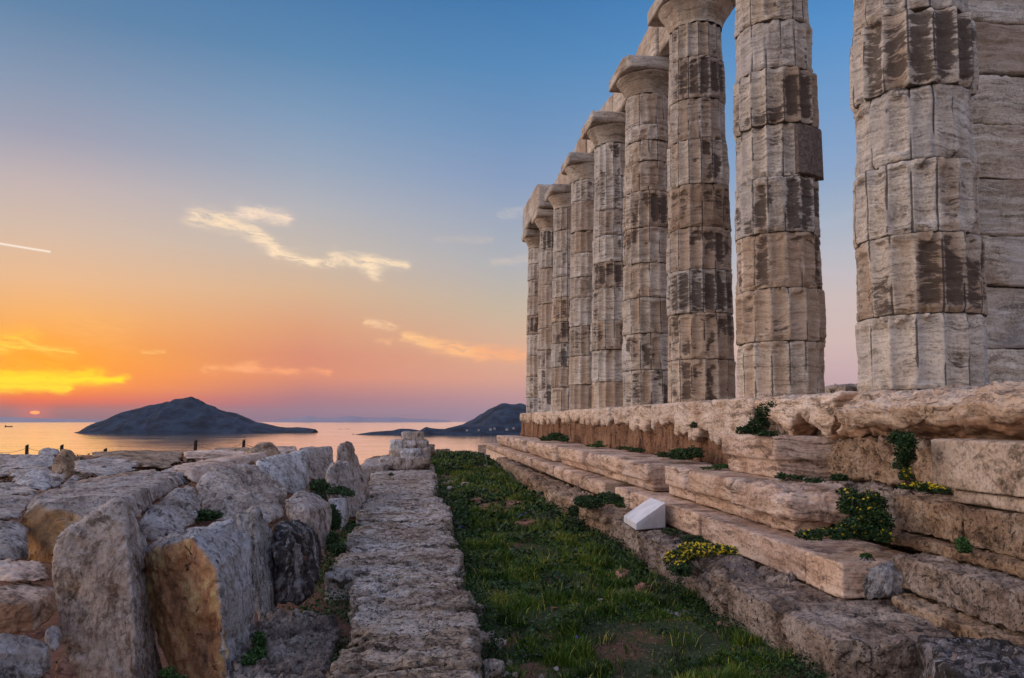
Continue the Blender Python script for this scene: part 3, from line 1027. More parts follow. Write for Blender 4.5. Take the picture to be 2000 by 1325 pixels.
stone('marble_lump', [[(2.62, 4.40, -.86), (2.62, 4.40, -1.03), (2.95, 4.42, -.85), (3.1, 4.6, -.95), (2.9, 4.28, -.93), (3.05, 4.36, -1.03), (3.0, 4.9, -.85), (2.6, 4.9, -.86), (3.1, 4.8, -1.04), (2.62, 4.9, -1.03)]],
      M['white'], 'rough pale broken lump beside the near end of the lowest marble step', 'marble block', None, amp=.03, L=.12, wear=8)
# marble block replacing the core wall under the second column
stone('marble_block', [[(3.02, 6.40, -.135), (3.02, 7.58, -.14), (3.62, 7.6, -.14), (3.62, 6.20, -.14), (3.02, 6.40, -.34), (3.02, 7.58, -.34), (3.62, 7.6, -.34), (3.62, 6.2, -.34)],
                       [(3.06, 6.44, -.32), (3.06, 7.54, -.32), (3.6, 7.6, -.32), (3.6, 6.24, -.32), (3.06, 6.44, -.50), (3.06, 7.54, -.50), (3.6, 7.6, -.5), (3.6, 6.24, -.5)]],
      M['marble'], 'clean-cut marble block with a ledge, set below the worn block under the second column', 'marble block', None, amp=.005, L=.3, wear=2, strata=.003)
stone('pitted_block', [[(3.32, 6.12, -.44), (3.32, 6.05, -.18), (3.4, 5.9, -.13), (3.3, 5.30, -.16), (3.3, 5.12, -.26), (3.32, 5.12, -.46), (4.0, 5.2, -.15), (4, 6.1, -.15), (4, 5.2, -.46), (4, 6.1, -.46)]],
      M['poros'], 'rounded pitted limestone block between the clean marble block and the ivy', 'limestone block', None, amp=.025, L=.2, wear=14, pits=.014, patina=(0, -.5, -1, .5))
stone('pitted_block', [box_pts(3.34, 3.9, 4.55, 4.98, -.46, -.19)], M['poros'], 'small pitted limestone block right of the ivy', 'limestone block', None, amp=.03, L=.15, wear=14, pits=.014)
stone('pitted_block', [box_pts(3.36, 4.0, 4.9, 5.45, -.20, -.115)], M['poros_dark'], 'thin dark stone wedged above the ivy, under the big rounded block', 'limestone block', None, amp=.02, L=.15, wear=12)
# restored limestone courses on the near right
stone('limestone_block', [box_pts(3.07, 4.0, 3.66, 4.42, -.395, -.112)], M['smooth_lime'], 'smooth pale block just right of the small pitted block', 'limestone block', None, amp=.004, L=.3, wear=1, fine=.5)
stone('limestone_block', [box_pts(3.075, 4.0, 2.3, 3.640, -.395, -.112)], M['smooth_lime'], 'smooth pale block cut by the photo edge, right of its twin', 'limestone block', None, amp=.004, L=.3, wear=1, fine=.5)
stone('limestone_slab', [box_pts(3.10, 4.0, 2.3, 4.28, -.475, -.402)], M['smooth_lime'], 'thin limestone course directly under the smooth pale blocks', 'limestone block', None, amp=.004, L=.3, wear=2)
stone('limestone_block', [box_pts(3.07, 4.0, 4.17, 4.80, -.705, -.482)], M['poros'], 'pitted limestone block above the little green tuft, left of its long neighbour', 'limestone block', None, amp=.010, L=.25, wear=8, pits=.006)
stone('limestone_block', [box_pts(3.06, 4.0, 2.3, 4.155, -.705, -.484)], M['poros'], 'long pitted limestone block running out of the photo, right of the green tuft', 'limestone block', None, amp=.010, L=.25, wear=8, pits=.006)
stone('limestone_block', [box_pts(3.28, 4.0, 4.83, 6.5, -.74, -.47)], M['poros_dark'], 'dark crumbling limestone under the pitted block, behind the big yellow-flowered shrub', 'limestone block', None, amp=.035, L=.2, wear=14, pits=.012)
stone('limestone_slab', [box_pts(2.98, 4.0, 2.3, 4.95, -.78, -.712)], M['poros'], 'thin limestone ledge below the two pitted blocks', 'limestone block', None, amp=.008, L=.2, wear=6)
stone('limestone_block', [box_pts(2.80, 3.9, 4.02, 4.42, -.985, -.79)], M['poros_dark'], 'short brown block at the left end of the long brown one', 'limestone block', None, amp=.015, L=.2, wear=10, pits=.006)
stone('limestone_block', [box_pts(2.78, 3.9, 2.1, 4.00, -.99, -.785)], M['poros_dark'], 'long brown rough-faced block in the lowest course at the photo edge', 'limestone block', None, amp=.015, L=.2, wear=8, pits=.006)
stone('limestone_slab', [[(2.70, 4.28, -1.01), (2.66, 3.2, -1.0), (2.62, 2.0, -1.0), (3.2, 2.0, -.995), (3.2, 4.5, -1.0), (2.7, 4.28, -1.3), (2.62, 2, -1.3), (3.2, 2, -1.3), (3.2, 4.5, -1.3)]], M['poros'],
      'flat pale slab at the foot of the long brown block', 'limestone block', None, amp=.015, L=.2, wear=10, pits=.008)

# foundation stones under the marble steps
found = [
    ([(2.02, 3.70), (2.02, 5.02), (2.95, 5.05), (2.95, 4.3), (2.62, 3.62), (2.3, 3.60)], -1.06, -1.42, 'big flat-topped foundation slab in front of the broken step end', .012, 8, 'poros_dark'),
    ([(2.06, 5.0), (2.02, 5.82), (2.6, 5.84), (2.6, 5.0)], -1.055, -1.42, 'very rough foundation stone beside the yellow-flowered cushion', .05, 14, 'poros_dark'),
    ([(2.16, 5.86), (2.06, 7.32), (2.6, 7.3), (2.6, 5.86)], -1.06, -1.42, 'rough foundation stone right in front of the white plinth', .04, 14, 'poros_dark'),
    ([(2.10, 7.34), (2.10, 8.5), (2.6, 8.5), (2.6, 7.34)], -1.06, -1.42, 'foundation stone that carries the white plinth', .02, 8, 'poros_dark'),
    ([(2.06, 8.6), (2.02, 9.45), (2.6, 9.4), (2.6, 8.6)], -1.06, -1.4, 'stub of foundation stone left of the white plinth', .035, 12, 'poros'),
    ([(2.12, 9.6), (2.08, 10.1), (2.6, 10.1), (2.6, 9.6)], -1.08, -1.4, 'small foundation stone under the trailing bush', .035, 12, 'poros'),
    ([(2.06, 10.3), (2.0, 12.2), (2.6, 12.2), (2.6, 10.3)], -1.07, -1.4, 'split foundation stone left of the trailing bush', .05, 14, 'poros'),
    ([(2.16, 12.3), (2.08, 15.2), (2.6, 15.2), (2.6, 12.3)], -1.10, -1.4, 'long low foundation stone below the smooth marble block', .05, 16, 'poros'),
    ([(2.25, 15.4), (2.25, 18.6), (2.6, 18.6), (2.6, 15.4)], -1.10, -1.4, 'low foundation stone far along the lowest marble step', .04, 12, 'poros'),
    ([(2.3, 18.8), (2.3, 23.0), (2.6, 23.0), (2.6, 18.8)], -1.08, -1.4, 'farthest low foundation stone of the steps', .04, 10, 'poros'),
]
for poly, zt, zb, lb, am, wr, mt in found:
    stone('foundation_stone', [[(x, y, zt) for x, y in poly] + [(x, y, zb) for x, y in poly]], M[mt], lb, 'foundation stone', 'foundation stones under the steps',
          amp=am, L=.22, wear=wr, pits=.012, strata=.006)
stone('grey_slab', [[(2.31, 3.47, -1.0), (2.68, 3.43, -1.0), (2.62, 2.6, -.985), (2.0, 2.55, -.99), (2.14, 3.05, -1.0), (2.28, 3.46, -1.4), (2.68, 3.43, -1.4), (2.6, 2.6, -1.4), (2.0, 2.55, -1.4)]],
      M['lichen'], 'grey pitted slab with a pale worn edge in the bottom right corner', 'stone slab', None, amp=.02, L=.2, wear=10, pits=.012)

# ------------------------------------------------------------------ white plinth
pv = [(2.085, 7.40, -1.05), (2.425, 7.55, -1.05), (2.425, 8.02, -1.05), (2.13, 8.02, -1.05),
      (2.085, 7.40, -.985), (2.41, 7.50, -.80), (2.41, 8.0, -.80), (2.13, 8.02, -.985)]
q = []
bm = hull_bm([(x - 2.25, y - 7.7, z + 1.052) for x, y, z in pv])
bmesh.ops.bevel(bm, geom=bm.edges[:], offset=.007, segments=2, affect='EDGES', profile=.6)
me = bpy.data.meshes.new('plinth')
bm.to_mesh(me)
bm.free()
props(link('wedge_plinth', me, M['plinth'], None, (2.25, 7.7, -1.052)), 'smooth white wedge-shaped block with a sloping face, standing by the grass', 'plinth')

# ------------------------------------------------------------------ columns
rngc = np.random.default_rng(11)


def column_mesh_drum(cx, cy, z0, z1, r0, r1, worn, dr, crust, seed, nth, nz, ox, oy, joint=1.0):
    th = np.linspace(0, 2 * np.pi, nth, endpoint=False)
    # finer rows near the joints
    t = np.linspace(0, 1, nz)
    t = .5 - .5 * np.cos(t * np.pi) * (1 - .0)
    t = t * .55 + np.linspace(0, 1, nz) * .45
    T, TH = np.meshgrid(t, th, indexing='ij')
    Zz = z0 + (z1 - z0) * T
    R = r0 + (r1 - r0) * T + dr
    n = T.size
    ph = (TH * 16 / (2 * np.pi) + .37) % 1.0
    c = 2 * ph - 1
    Dp = .060 * R / .5
    cyl = np.stack([np.cos(TH).ravel() * 3 * .5, np.sin(TH).ravel() * 3 * .5, Zz.ravel()], 1)
    big = fbm(cyl * 1.6 + seed * 3.1, 3, seed).reshape(T.shape)
    med = fbm(cyl * 6 + seed, 3, seed + 1).reshape(T.shape)
    strat = ridge(np.stack([cyl[:, 0] * .7, cyl[:, 1] * .7, (Zz.ravel() + .05 * cyl[:, 0]) * 11], 1) + seed, 4, seed + 2).reshape(T.shape)
    panelid = np.floor(TH * 16 / (2 * np.pi) + .37)
    pn = _h(panelid.ravel().astype(np.int64).astype(np.uint32), np.full(n, seed, dtype=np.uint32), np.zeros(n, dtype=np.uint32), 5).reshape(T.shape)
    dz = np.minimum(T, 1 - T) * (z1 - z0)
    wl = np.clip(worn * .72 + (big - .5) * 1.5, 0, 1)
    # flutes, fading out near the joints where the drum is worn
    endf = sst(dz, .02 + .10 * wl * pn, .06 + .16 * wl * pn) * (wl > .25) + (wl <= .25)
    fl = Dp * (1 - np.abs(c) ** 2.2) * endf * (1 - .35 * wl)
    ero = wl * Dp * (.30 + .5 * med)
    dep = np.maximum(fl, ero)
    # split arrises: dark cracks on the ridges of some flutes
    cr = np.exp(-((1 - np.abs(c)) / .07) ** 2) * sst(vn(np.stack([panelid.ravel() + (c.ravel() > 0), Zz.ravel() * 3.3, np.full(n, seed * 1.)], 1), seed + 4).reshape(T.shape), .40, .65)
    dep += cr * .017 * (.5 + wl)
    # short cross cracks that break the flutes into panels
    cc = vn(np.stack([panelid.ravel() * 7.3, Zz.ravel() * 5, np.full(n, seed * 1.7)], 1), seed + 6).reshape(T.shape)
    dep += (1 - sst(np.abs(cc - .5), .0, .045)) * .010 * (1 - np.abs(c) ** 6)
    dep += sst(strat, .74, .92) * .0045
    dep += (med - .5) * .010 + (big - .5) * .02
    fine = fbm(cyl * 22, 2, seed + 8).reshape(T.shape)
    dep += (fine - .5) * .006
    # chipped joints
    ch = sst(vn(cyl * 3.2 + seed * 1.3, seed + 9).reshape(T.shape), .52, .85)
    dep += joint * .009 * np.exp(-(dz / .008) ** 2)
    dep += ch * .035 * np.exp(-(dz / .04) ** 2)
    dep += .003 * np.exp(-(dz / .03) ** 2)
    R = R - dep
    X = cx + ox + R * np.sin(TH)
    Yv = cy + oy + R * np.cos(TH)
    V = np.stack([X.ravel(), Yv.ravel(), Zz.ravel()], 1)
    i = np.arange(nz - 1)[:, None] * nth
    j = np.arange(nth)[None]
    jn = (j + 1) % nth
    Fc = np.stack([(i + j).ravel(), (i + nth + j).ravel(), (i + nth + jn).ravel(), (i + jn).ravel()], 1)
    # crust: black patches lying in the hollows of the flutes
    pc = vn(np.stack([panelid.ravel() * 3.7, Zz.ravel() * 2.4, np.full(n, seed * 2.3)], 1), seed + 12).reshape(T.shape)
    inside = .62 + .38 * (1 - sst(np.abs(c), .55, .95))
    # the soot-like crust keeps to the side of the shaft turned from the sea wind
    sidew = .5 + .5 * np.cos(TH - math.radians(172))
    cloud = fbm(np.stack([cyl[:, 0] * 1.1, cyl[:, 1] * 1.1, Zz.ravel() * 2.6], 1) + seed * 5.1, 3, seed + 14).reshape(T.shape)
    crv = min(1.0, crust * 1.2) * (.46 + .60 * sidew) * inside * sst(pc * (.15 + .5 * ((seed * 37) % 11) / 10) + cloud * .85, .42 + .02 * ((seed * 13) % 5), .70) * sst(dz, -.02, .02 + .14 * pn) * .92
    arr = np.clip(cr * 1.1 + .42 * np.exp(-((1 - np.abs(c)) / .07) ** 2) + np.exp(-(dz / .007) ** 2) * .7 + .5 * sst(strat, .80, .95), 0, 1)
    with np.errstate(over='ignore'):
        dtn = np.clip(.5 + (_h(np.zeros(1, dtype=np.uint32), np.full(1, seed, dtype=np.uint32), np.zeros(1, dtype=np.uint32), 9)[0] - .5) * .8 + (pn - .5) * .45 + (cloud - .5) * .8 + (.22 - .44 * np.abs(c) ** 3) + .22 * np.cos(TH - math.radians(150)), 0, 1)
    # caps
    V = np.concatenate([V, [[cx + ox, cy + oy, z0], [cx + ox, cy + oy, z1]]])
    nv = nz * nth
    jj = np.arange(nth)
    jn = (jj + 1) % nth
    tri = np.concatenate([np.stack([np.full(nth, nv), jj, jn, jn], 1), np.stack([np.full(nth, nv + 1), (nz - 1) * nth + jn, (nz - 1) * nth + jj, (nz - 1) * nth + jj], 1)])
    me = bpy.data.meshes.new('drum')
    allf = [tuple(f) for f in Fc.tolist()] + [tuple(f[:3]) for f in tri.tolist()]
    me.from_pydata(V.tolist(), [], allf)
    me.polygons.foreach_set('use_smooth', np.full(len(me.polygons), True))
    fattr(me, 'crust', np.concatenate([crv.ravel(), [0, 0]]))
    fattr(me, 'arris', np.concatenate([arr.ravel(), [0, 0]]))
    fattr(me, 'dtone', np.concatenate([dtn.ravel(), [.5, .5]]))
    me.update()
    return me


bounds = {
    0: [.234, .824, 1.460, 2.045, 2.640, 3.262, 3.890, 4.50, 5.10, 5.76],
    1: [.234, .861, 1.448, 2.069, 2.696, 3.300, 3.940, 4.497, 5.13, 5.78],
    2: [.234, .856, 1.517, 2.139, 2.751, 3.382, 4.041, 4.652, 5.283, 5.80],
    3: [.234, .864, 1.503, 2.129, 2.740, 3.373, 4.020, 4.560, 4.937, 5.22, 5.80],
}
style = {  # worn, radius offset, crust
    0: [(.40, 0, .45), (.50, .004, .75), (.62, .006, .45), (.95, -.012, .12), (.12, .022, 1.0), (.35, -.004, .5), (.3, 0, .6), (.4, 0, .4), (.3, 0, .5)],
    1: [(.75, 0, .15), (.30, .012, .55), (.75, .0, .9), (.60, .004, 1.0), (.25, -.016, .5), (.22, .028, 1.0), (.95, .006, .2), (.8, 0, .35), (.4, 0, .5)],
    2: [(.35, .004, .9), (.5, .0, .8), (.45, .006, 1.0), (.4, .002, 1.0), (.9, .004, .6), (.25, .006, 1.0), (.8, -.004, .4), (.35, .002, 1.0), (.1, -.01, .9)],
    3: [(.3, .004, .7), (.5, 0, .9), (.7, .006, .3), (.6, 0, .25), (.3, 0, .9), (.25, .02, 1.0), (.8, 0, .4), (.9, .0, .2), (.9, .012, .2), (.8, 0, .2)],
    4: [(.3, 0, .2), (.3, -.004, .1), (.3, .028, .9), (.3, 0, 1.0), (.2, .002, .9), (.3, 0, .9), (.5, 0, .5), (.4, 0, .6), (.2, 0, .8)],
}
clabel = [
    'nearest and thickest marble column, with one drum jutting out near the top of the photo',
    'second marble column from the right, with a brown square repair let into one drum',
    'third marble column from the right, its capital cut by the top of the photo',
    'fourth marble column from the right, with a broad slab-topped capital',
    'fifth marble column from the right, with one swollen drum low down',
    'sixth marble column from the right, middle of the receding row',
    'seventh marble column from the right',
    'eighth marble column, carrying the tall upright beam block at the far end',
    'thin farthest marble column at the left end of the row',
]


def col_r(z):
    t = (z - STY) / 5.62
    return CR * (1 - .20 * t + .030 * math.sin(math.pi * t))


for k in range(9):
    cy = CY0 + CSP * k
    root = empty('column', (CX, cy, STY), clabel[k], 'column', 'fluted marble columns of the ruined colonnade')
    if k in bounds:
        bz = bounds[k]
    else:
        w = np.array([rngc.uniform(.8, 1.2) for _ in range(9)])
        bz = [STY] + (STY + np.cumsum(w / w.sum()) * 5.57).tolist()
    nth = [288, 240, 208, 176, 160, 144, 128, 112, 112][k]
    nz = [64, 52, 44, 38, 32, 28, 26, 24, 22][k]
    for i in range(len(bz) - 1):
        if k in style and i < len(style[k]):
            wo_, dr, crs = style[k][i]
        else:
            wo_, dr, crs = rngc.uniform(.15, .75), rngc.uniform(-.006, .012), rngc.uniform(.1, 1.0)
        ox, oy = rngc.uniform(-.008, .008, 2)
        me = column_mesh_drum(CX, cy, bz[i] + .001, bz[i + 1] - .001, col_r(bz[i]), col_r(bz[i + 1]), wo_, dr, crs, 40 * k + i + 3, nth, nz, ox, oy)
        o = link('drum', me, M['column'], root)
    # capital
    zc = bz[-1]
    nth2, nz2 = max(64, nth // 2), 26
    th = np.linspace(0, 2 * np.pi, nth2, endpoint=False)
    t = np.linspace(0, 1, nz2)
    rn = col_r(zc) - .012
    prof = rn + (.575 - rn) * (t ** 1.55) - .05 * sst(t, .90, 1.0)
    prof = prof - .008 * (np.abs(t - .16) < .03)
    T, TH = np.meshgrid(t, th, indexing='ij')
    Rr = np.repeat(prof[:, None], nth2, 1)
    Zz = zc + (6.16 - zc) * T
    cyl = np.stack([np.cos(TH).ravel() * 1.5, np.sin(TH).ravel() * 1.5, Zz.ravel()], 1)
    Rr = Rr - (fbm(cyl * 4, 3, k + 700).reshape(T.shape) - .4) * .014 - sst(vn(cyl * 2.2, k + 720).reshape(T.shape), .66, .85) * .03
    V = np.stack([(CX + Rr * np.sin(TH)).ravel(), (cy + Rr * np.cos(TH)).ravel(), Zz.ravel()], 1)
    i0 = np.arange(nz2 - 1)[:, None] * nth2
    j = np.arange(nth2)[None]
    jn = (j + 1) % nth2
    Fc = np.stack([(i0 + j).ravel(), (i0 + nth2 + j).ravel(), (i0 + nth2 + jn).ravel(), (i0 + jn).ravel()], 1)
    me = mk('echinus', V, Fc)
    fattr(me, 'dtone', np.clip(.30 + fbm(cyl * 1.3, 3, k + 740) * .8, 0, 1))
    fattr(me, 'crust', sst(fbm(cyl * 1.1, 3, k + 760), .48, .7) * .45)
    link('echinus', me, M['column'], root)
    a = .575
    stone('abacus', [box_pts(CX - a, CX + a, cy - a, cy + a, 6.158, 6.384)], M['column'], None, None, parent=root, chips=3 if k not in (3, 4) else 1, chip=.12,
          amp=.004, L=.3, wear=0, strata=.004, voxel=max(.012, .0022 * cy))
    if k == 1:   # brown repair let into the fifth drum
        b0, b1, za, zb = math.radians(116), math.radians(176), 2.72, 3.27
        V = []
        Fc = []
        ns = 14
        for zz in (za, zb):
            for s_ in range(ns + 1):
                b_ = b0 + (b1 - b0) * s_ / ns
                for rr in (col_r(zz) - .10, col_r(zz) + .018 + (.028 if s_ < 5 else 0)):
                    V.append((CX + rr * math.sin(b_), cy + rr * math.cos(b_), zz))
        W = (ns + 1) * 2
        for s_ in range(ns):
            p = s_ * 2
            Fc += [(p + 1, p + 3, W + p + 3, W + p + 1), (p, W + p, W + p + 2, p + 2), (W + p, W + p + 1, W + p + 3, W + p + 2), (p, p + 2, p + 3, p + 1)]
        Fc += [(0, 1, W + 1, W), (W - 2, 2 * W - 2, 2 * W - 1, W - 1)]
        me = mk('repair', V, Fc, False)
        o = link('repair_patch', me, M['patch'], root)
        o['label'] = 'brown square-edged repair stone'

# ------------------------------------------------------------------ architrave beams
def beam(y0, y1, x0, x1, tops, label, chips=2, wear=6, z0=6.39):
    """a beam with an uneven broken top: tops are (fraction along, height)"""
    bodies = []
    for (f0, h0), (f1, h1) in zip(tops[:-1], tops[1:]):
        a, b_ = y0 + .012 + (y1 - y0 - .024) * f0 - .005, y0 + .012 + (y1 - y0 - .024) * f1 + .005
        bodies.append([(x, a, z) for x in (x0, x1) for z in (z0, h0)] + [(x, b_, z) for x in (x0, x1) for z in (z0, h1)])
    return stone('architrave_beam', bodies, M['column'], label, 'stone beam', 'architrave beams on the capitals', amp=.006, L=.3, wear=wear * .2, strata=.005)


Yc = [CY0 + CSP * k for k in range(9)]
beam(Yc[2] - .55, Yc[3] - .58, 4.14, 4.72, [(0, 7.1), (.55, 7.15), (1, 7.1)], 'beam from the cut-off capital to the broad slab-topped capital')
beam(Yc[3] - .56, Yc[4] - .02, 4.10, 4.72, [(0, 6.9), (.04, 7.14), (.35, 7.08), (.45, 6.98), (.7, 7.0), (1, 7.15)], 'beam between the fourth and fifth columns, with an upright broken end')
beam(Yc[4] + 0, Yc[5] - .02, 4.08, 4.72, [(0, 7.0), (.3, 7.08), (.7, 7.15), (1, 7.1)], 'beam between the fifth and sixth columns')
beam(Yc[5] + 0, Yc[6] - .02, 4.06, 4.72, [(0, 7.16), (.4, 7.22), (.6, 7.12), (1, 7.2)], 'beam between the sixth and seventh columns')
beam(Yc[6] + 0, Yc[7] - .30, 4.06, 4.72, [(0, 7.2), (.5, 7.22), (1, 7.16)], 'beam between the seventh and eighth columns')
beam(22.95, 26.55, 3.56, 4.50, [(0, 7.08), (.12, 7.20), (.5, 7.22), (.9, 7.28), (1, 7.22)], 'tall beam block over the two farthest columns, first stone of the row', wear=10)

# ------------------------------------------------------------------ inner wall pier behind the nearest column
ar = empty('pier', (6.9, 8.1, .2), 'tall pier of squared marble courses behind the nearest column', 'wall pier')
zj = [.20, .76, 1.42, 1.97, 2.585, 3.177, 3.746, 4.32, 4.93, 5.5, 6.1, 6.6]
rnd = random.Random(9)
for i in range(len(zj) - 1):
    j = rnd.uniform(-.03, .03)
    stone('course_block', [box_pts(5.55 + j, 8.3, 7.6 + rnd.uniform(-.02, .02), 8.5, zj[i] + .004, zj[i + 1] - .006)], M['column'], None, None, parent=ar, voxel=.024,
          amp=.010, L=.4, wear=3, strata=.016, fine=.5)
# stones lying on the temple floor, seen between the two nearest columns
p = at(1625, 768, 10.5)
stone('floor_stone', [box_pts(p[0] - .16, p[0] + .12, p[1] - .2, p[1] + .4, .19, .43)], M['poros_dark'], 'dark squared stone on the temple floor, in the gap between the two nearest columns', 'stone block', None, amp=.02, L=.15, wear=4)
p = at(1658, 768, 10.0)
stone('floor_stone', [box_pts(p[0] - .17, p[0] + .35, p[1] - .2, p[1] + .4, .19, .45)], M['rock'], 'grey rounded stone on the temple floor, tucked behind the nearest column', 'stone block', None, amp=.03, L=.2, wear=16, chips=2)

# ------------------------------------------------------------------ old foundation wall running away from the camera (walked like a path)
pathb = [(2.35, 3.62, -.37, .30, 'nearest pitted slab of the long foundation wall, cut by the bottom of the photo'),
         (3.64, 4.84, -.33, .27, 'second pitted slab of the long foundation wall'), (4.86, 5.98, -.36, .29, 'third pitted slab of the long foundation wall, short one before the wide slab'),
         (6.0, 7.35, -.60, .33, 'wide pitted slab beside the lichened upright block'), (7.37, 8.75, -.60, .30, 'fifth pitted slab of the long foundation wall'),
         (8.77, 10.3, -.64, .38, 'slab with the square jutting corner, on the long foundation wall'), (10.36, 11.9, -.66, .30, 'slab just beyond the square jutting corner'),
         (11.92, 13.8, -.74, .30, 'smooth brown slab two before the stacked stones'), (13.82, 16.0, -.86, .32, 'pale slab right in front of the stacked stones'),
         (16.02, 19.5, -.90, .36, 'far slab of the foundation wall under the stacked stones')]
for i, (y0, y1, x0, x1, lb) in enumerate(pathb):
    zt = -1.09 - (.02 if i in (3, 4) else 0) + (.02 if i in (5,) else 0)
    rnd = random.Random(i + 60)
    j = [rnd.uniform(-.04, .04) for _ in range(4)]
    nb = max(3, int((y1 - y0) / .28))
    ys = np.linspace(y0 + .012, y1 - .012, nb + 1)
    bodies = []
    for k in range(nb):
        xa, xb = x0 + rnd.uniform(-.06, .05), x1 + rnd.uniform(-.07, .06)
        za = zt + rnd.uniform(-.012, .010)
        a_, b_ = ys[k] - .015 * (k > 0), ys[k + 1] + .015 * (k < nb - 1)
        e = [rnd.uniform(-.03, .03) for _ in range(4)]
        bodies.append([(xa + e[0], a_, za), (xb + e[1], a_, za + rnd.uniform(-.012, .008)), (xb + e[2], b_, za), (xa + e[3], b_, za), (xa, a_, -1.75), (xb + .04, a_, -1.75), (xb + .04, b_, -1.75), (xa, b_, -1.75)])
    stone('path_slab', bodies, M['path'], lb, 'foundation slab', 'pitted slabs of the long foundation wall', voxel=[.0095, .011, .013, .016, .019, .024, .028, .03, .035, .04][i],
          amp=.021 if i < 7 else .018, L=.15, wear=4, pits=.014, aniso=(.5, 1.6, 1.2), strata=.0, fine=.9)

# ------------------------------------------------------------------ tumbled marble blocks on the left
def z1(zx, zy): return zx / 2.6243, 820 + zy / 2.6243


def boulder(name, pts, t, mat, label, cat='marble block', wear=6, amp=.022, drop=.0, **kw):
    wear = wear * .2
    amp = amp * .8
    kw.setdefault('chips', 5)
    kw.setdefault('chip', .045 if name != 'stone_shard' else .01)
    if min(p[2] for p in pts if len(p) == 3) < 9 and 'golden front' not in label: t = t * .45
    P0 = []
    Z = None
    for p in pts:
        if len(p) == 3: Z = p[2]
        P0.append(at(*z1(p[0], p[1]), Z))
    P0 = np.array(P0)
    c = P0.mean(0)
    B = []
    for p in P0:
        q = p * (1 + t / p[1])
        q = c * (1 + t / c[1]) + (q - c * (1 + t / c[1])) * .93
        q[2] -= drop
        q[2] = max(q[2], -2.2)
        B.append(q)
    body = [tuple(p) for p in P0] + [tuple(p) for p in B]
    return stone(name, [body], mat, label, cat, None, wear=wear, amp=amp, **kw)


R_, W_, L_ = M['rock'], M['white'], M['lichen']
boulder('upright_slab', [(592, 378, 4.15), (642, 385, 4.15), (668, 470, 4.2), (690, 530, 4.3), (755, 640, 4.6), (850, 1420, 4.5), (705, 1420, 3.82), (690, 1000, 3.86), (655, 600, 4.0), (530, 428, 4.1), (440, 520, 4.05),
                         (370, 550, 4.05), (288, 600, 4.0), (268, 740, 3.95), (290, 860, 3.95), (300, 960, 3.92), (318, 1130, 3.9), (335, 1215, 3.9), (450, 1420, 3.85)], .22, R_,
        'tall grey slab leaning upright at the front, narrowing to a blunt tip', L=.3, amp=.018, strata=.004, sdir=(.4, .2, 1), patina=(-.6, -1, -.3, .25))
boulder('marble_block', [(762, 650, 4.42), (790, 608, 4.5), (960, 568, 4.12), (1110, 760, 4.02), (1150, 1100, 3.98), (1180, 1420, 3.98), (1195, 512, 4.78), (1290, 640, 4.86), (1312, 760, 4.88), (1316, 1010, 4.84), (1292, 1160, 4.7),
                         (1180, 1420, 4.2), (728, 690, 4.45), (722, 870, 4.4), (760, 1000, 4.36), (830, 1200, 4.3), (950, 1420, 4.2)], .35, W_,
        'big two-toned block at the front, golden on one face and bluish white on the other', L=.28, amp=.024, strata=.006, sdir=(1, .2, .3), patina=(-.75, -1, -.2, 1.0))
boulder('upright_slab', [(1208, 490, 5.3), (1260, 445, 5.35), (1310, 441, 5.35), (1380, 508, 5.5), (1405, 580, 5.55), (1420, 950, 5.45), (1362, 1075, 5.12), (1325, 1070, 5.12), (1312, 760, 5.15), (1250, 700, 5.2)], .3, M['streaked'],
        'thin white upright slab with dark vertical splits, behind the two-toned block', L=.2, amp=.014, strata=.012, sdir=(1, .5, .05))
boulder('marble_block', [(1405, 540, 5.6), (1480, 515, 5.85), (1560, 530, 5.95), (1600, 560, 5.85), (1642, 650, 5.95), (1650, 760, 5.85), (1600, 870, 5.6), (1542, 950, 5.35), (1415, 935, 5.35), (1408, 700, 5.3), (1500, 620, 5.3)], .4, L_,
        'dark block blotched with orange and white lichen, beside the path slabs', L=.18, amp=.03, pits=.008)
boulder('marble_block', [(1462, 412, 6.9), (1540, 365, 7.3), (1600, 370, 7.5), (1702, 430, 7.4), (1700, 600, 7.3), (1674, 692, 7.0), (1560, 570, 6.75), (1462, 485, 6.8), (1600, 470, 6.8)], .6, R_,
        'wedge-cut block tapering downwards, behind the lichened one', L=.25, amp=.02, chips=1)
boulder('marble_block', [(1680, 397, 8.4), (1780, 400, 8.8), (1788, 510, 8.8), (1752, 575, 8.3), (1700, 560, 8.2)], .5, W_, 'small squared block under the dark green trailing plant', L=.25, amp=.014)
boulder('upright_slab', [(1668, 280, 9.4), (1690, 235, 9.6), (1730, 213, 9.8), (1790, 217, 10), (1820, 290, 10), (1847, 400, 10), (1850, 505, 9.8), (1800, 505, 9.5), (1690, 450, 9.4)], .45, R_,
        'rounded upright slab with ribbed side, in front of the pointed one', L=.2, amp=.03, strata=.02, sdir=(1, .4, .05))
boulder('upright_slab', [(1728, 155, 11), (1745, 125, 11.1), (1782, 106, 11.2), (1808, 132, 11.3), (1840, 220, 11.5), (1892, 360, 11.6), (1895, 430, 11.4), (1850, 475, 11), (1740, 400, 10.8)], .45, R_,
        'pointed upright slab at the path end of the row, tip against the sea', L=.25, amp=.03, strata=.012, sdir=(1, .4, .05))
boulder('marble_block', [(1000, 345, 8.3), (1050, 280, 8.5), (1110, 235, 8.6), (1200, 221, 8.8), (1310, 234, 9.0), (1400, 300, 8.8), (1477, 360, 8.8), (1458, 500, 8.4), (1385, 532, 8.0), (1130, 522, 7.8), (1030, 505, 7.9)], .4, R_,
        'broad upright grey block with a humped top in the middle of the heap', L=.3, amp=.03, strata=.008, sdir=(1, .3, .3))
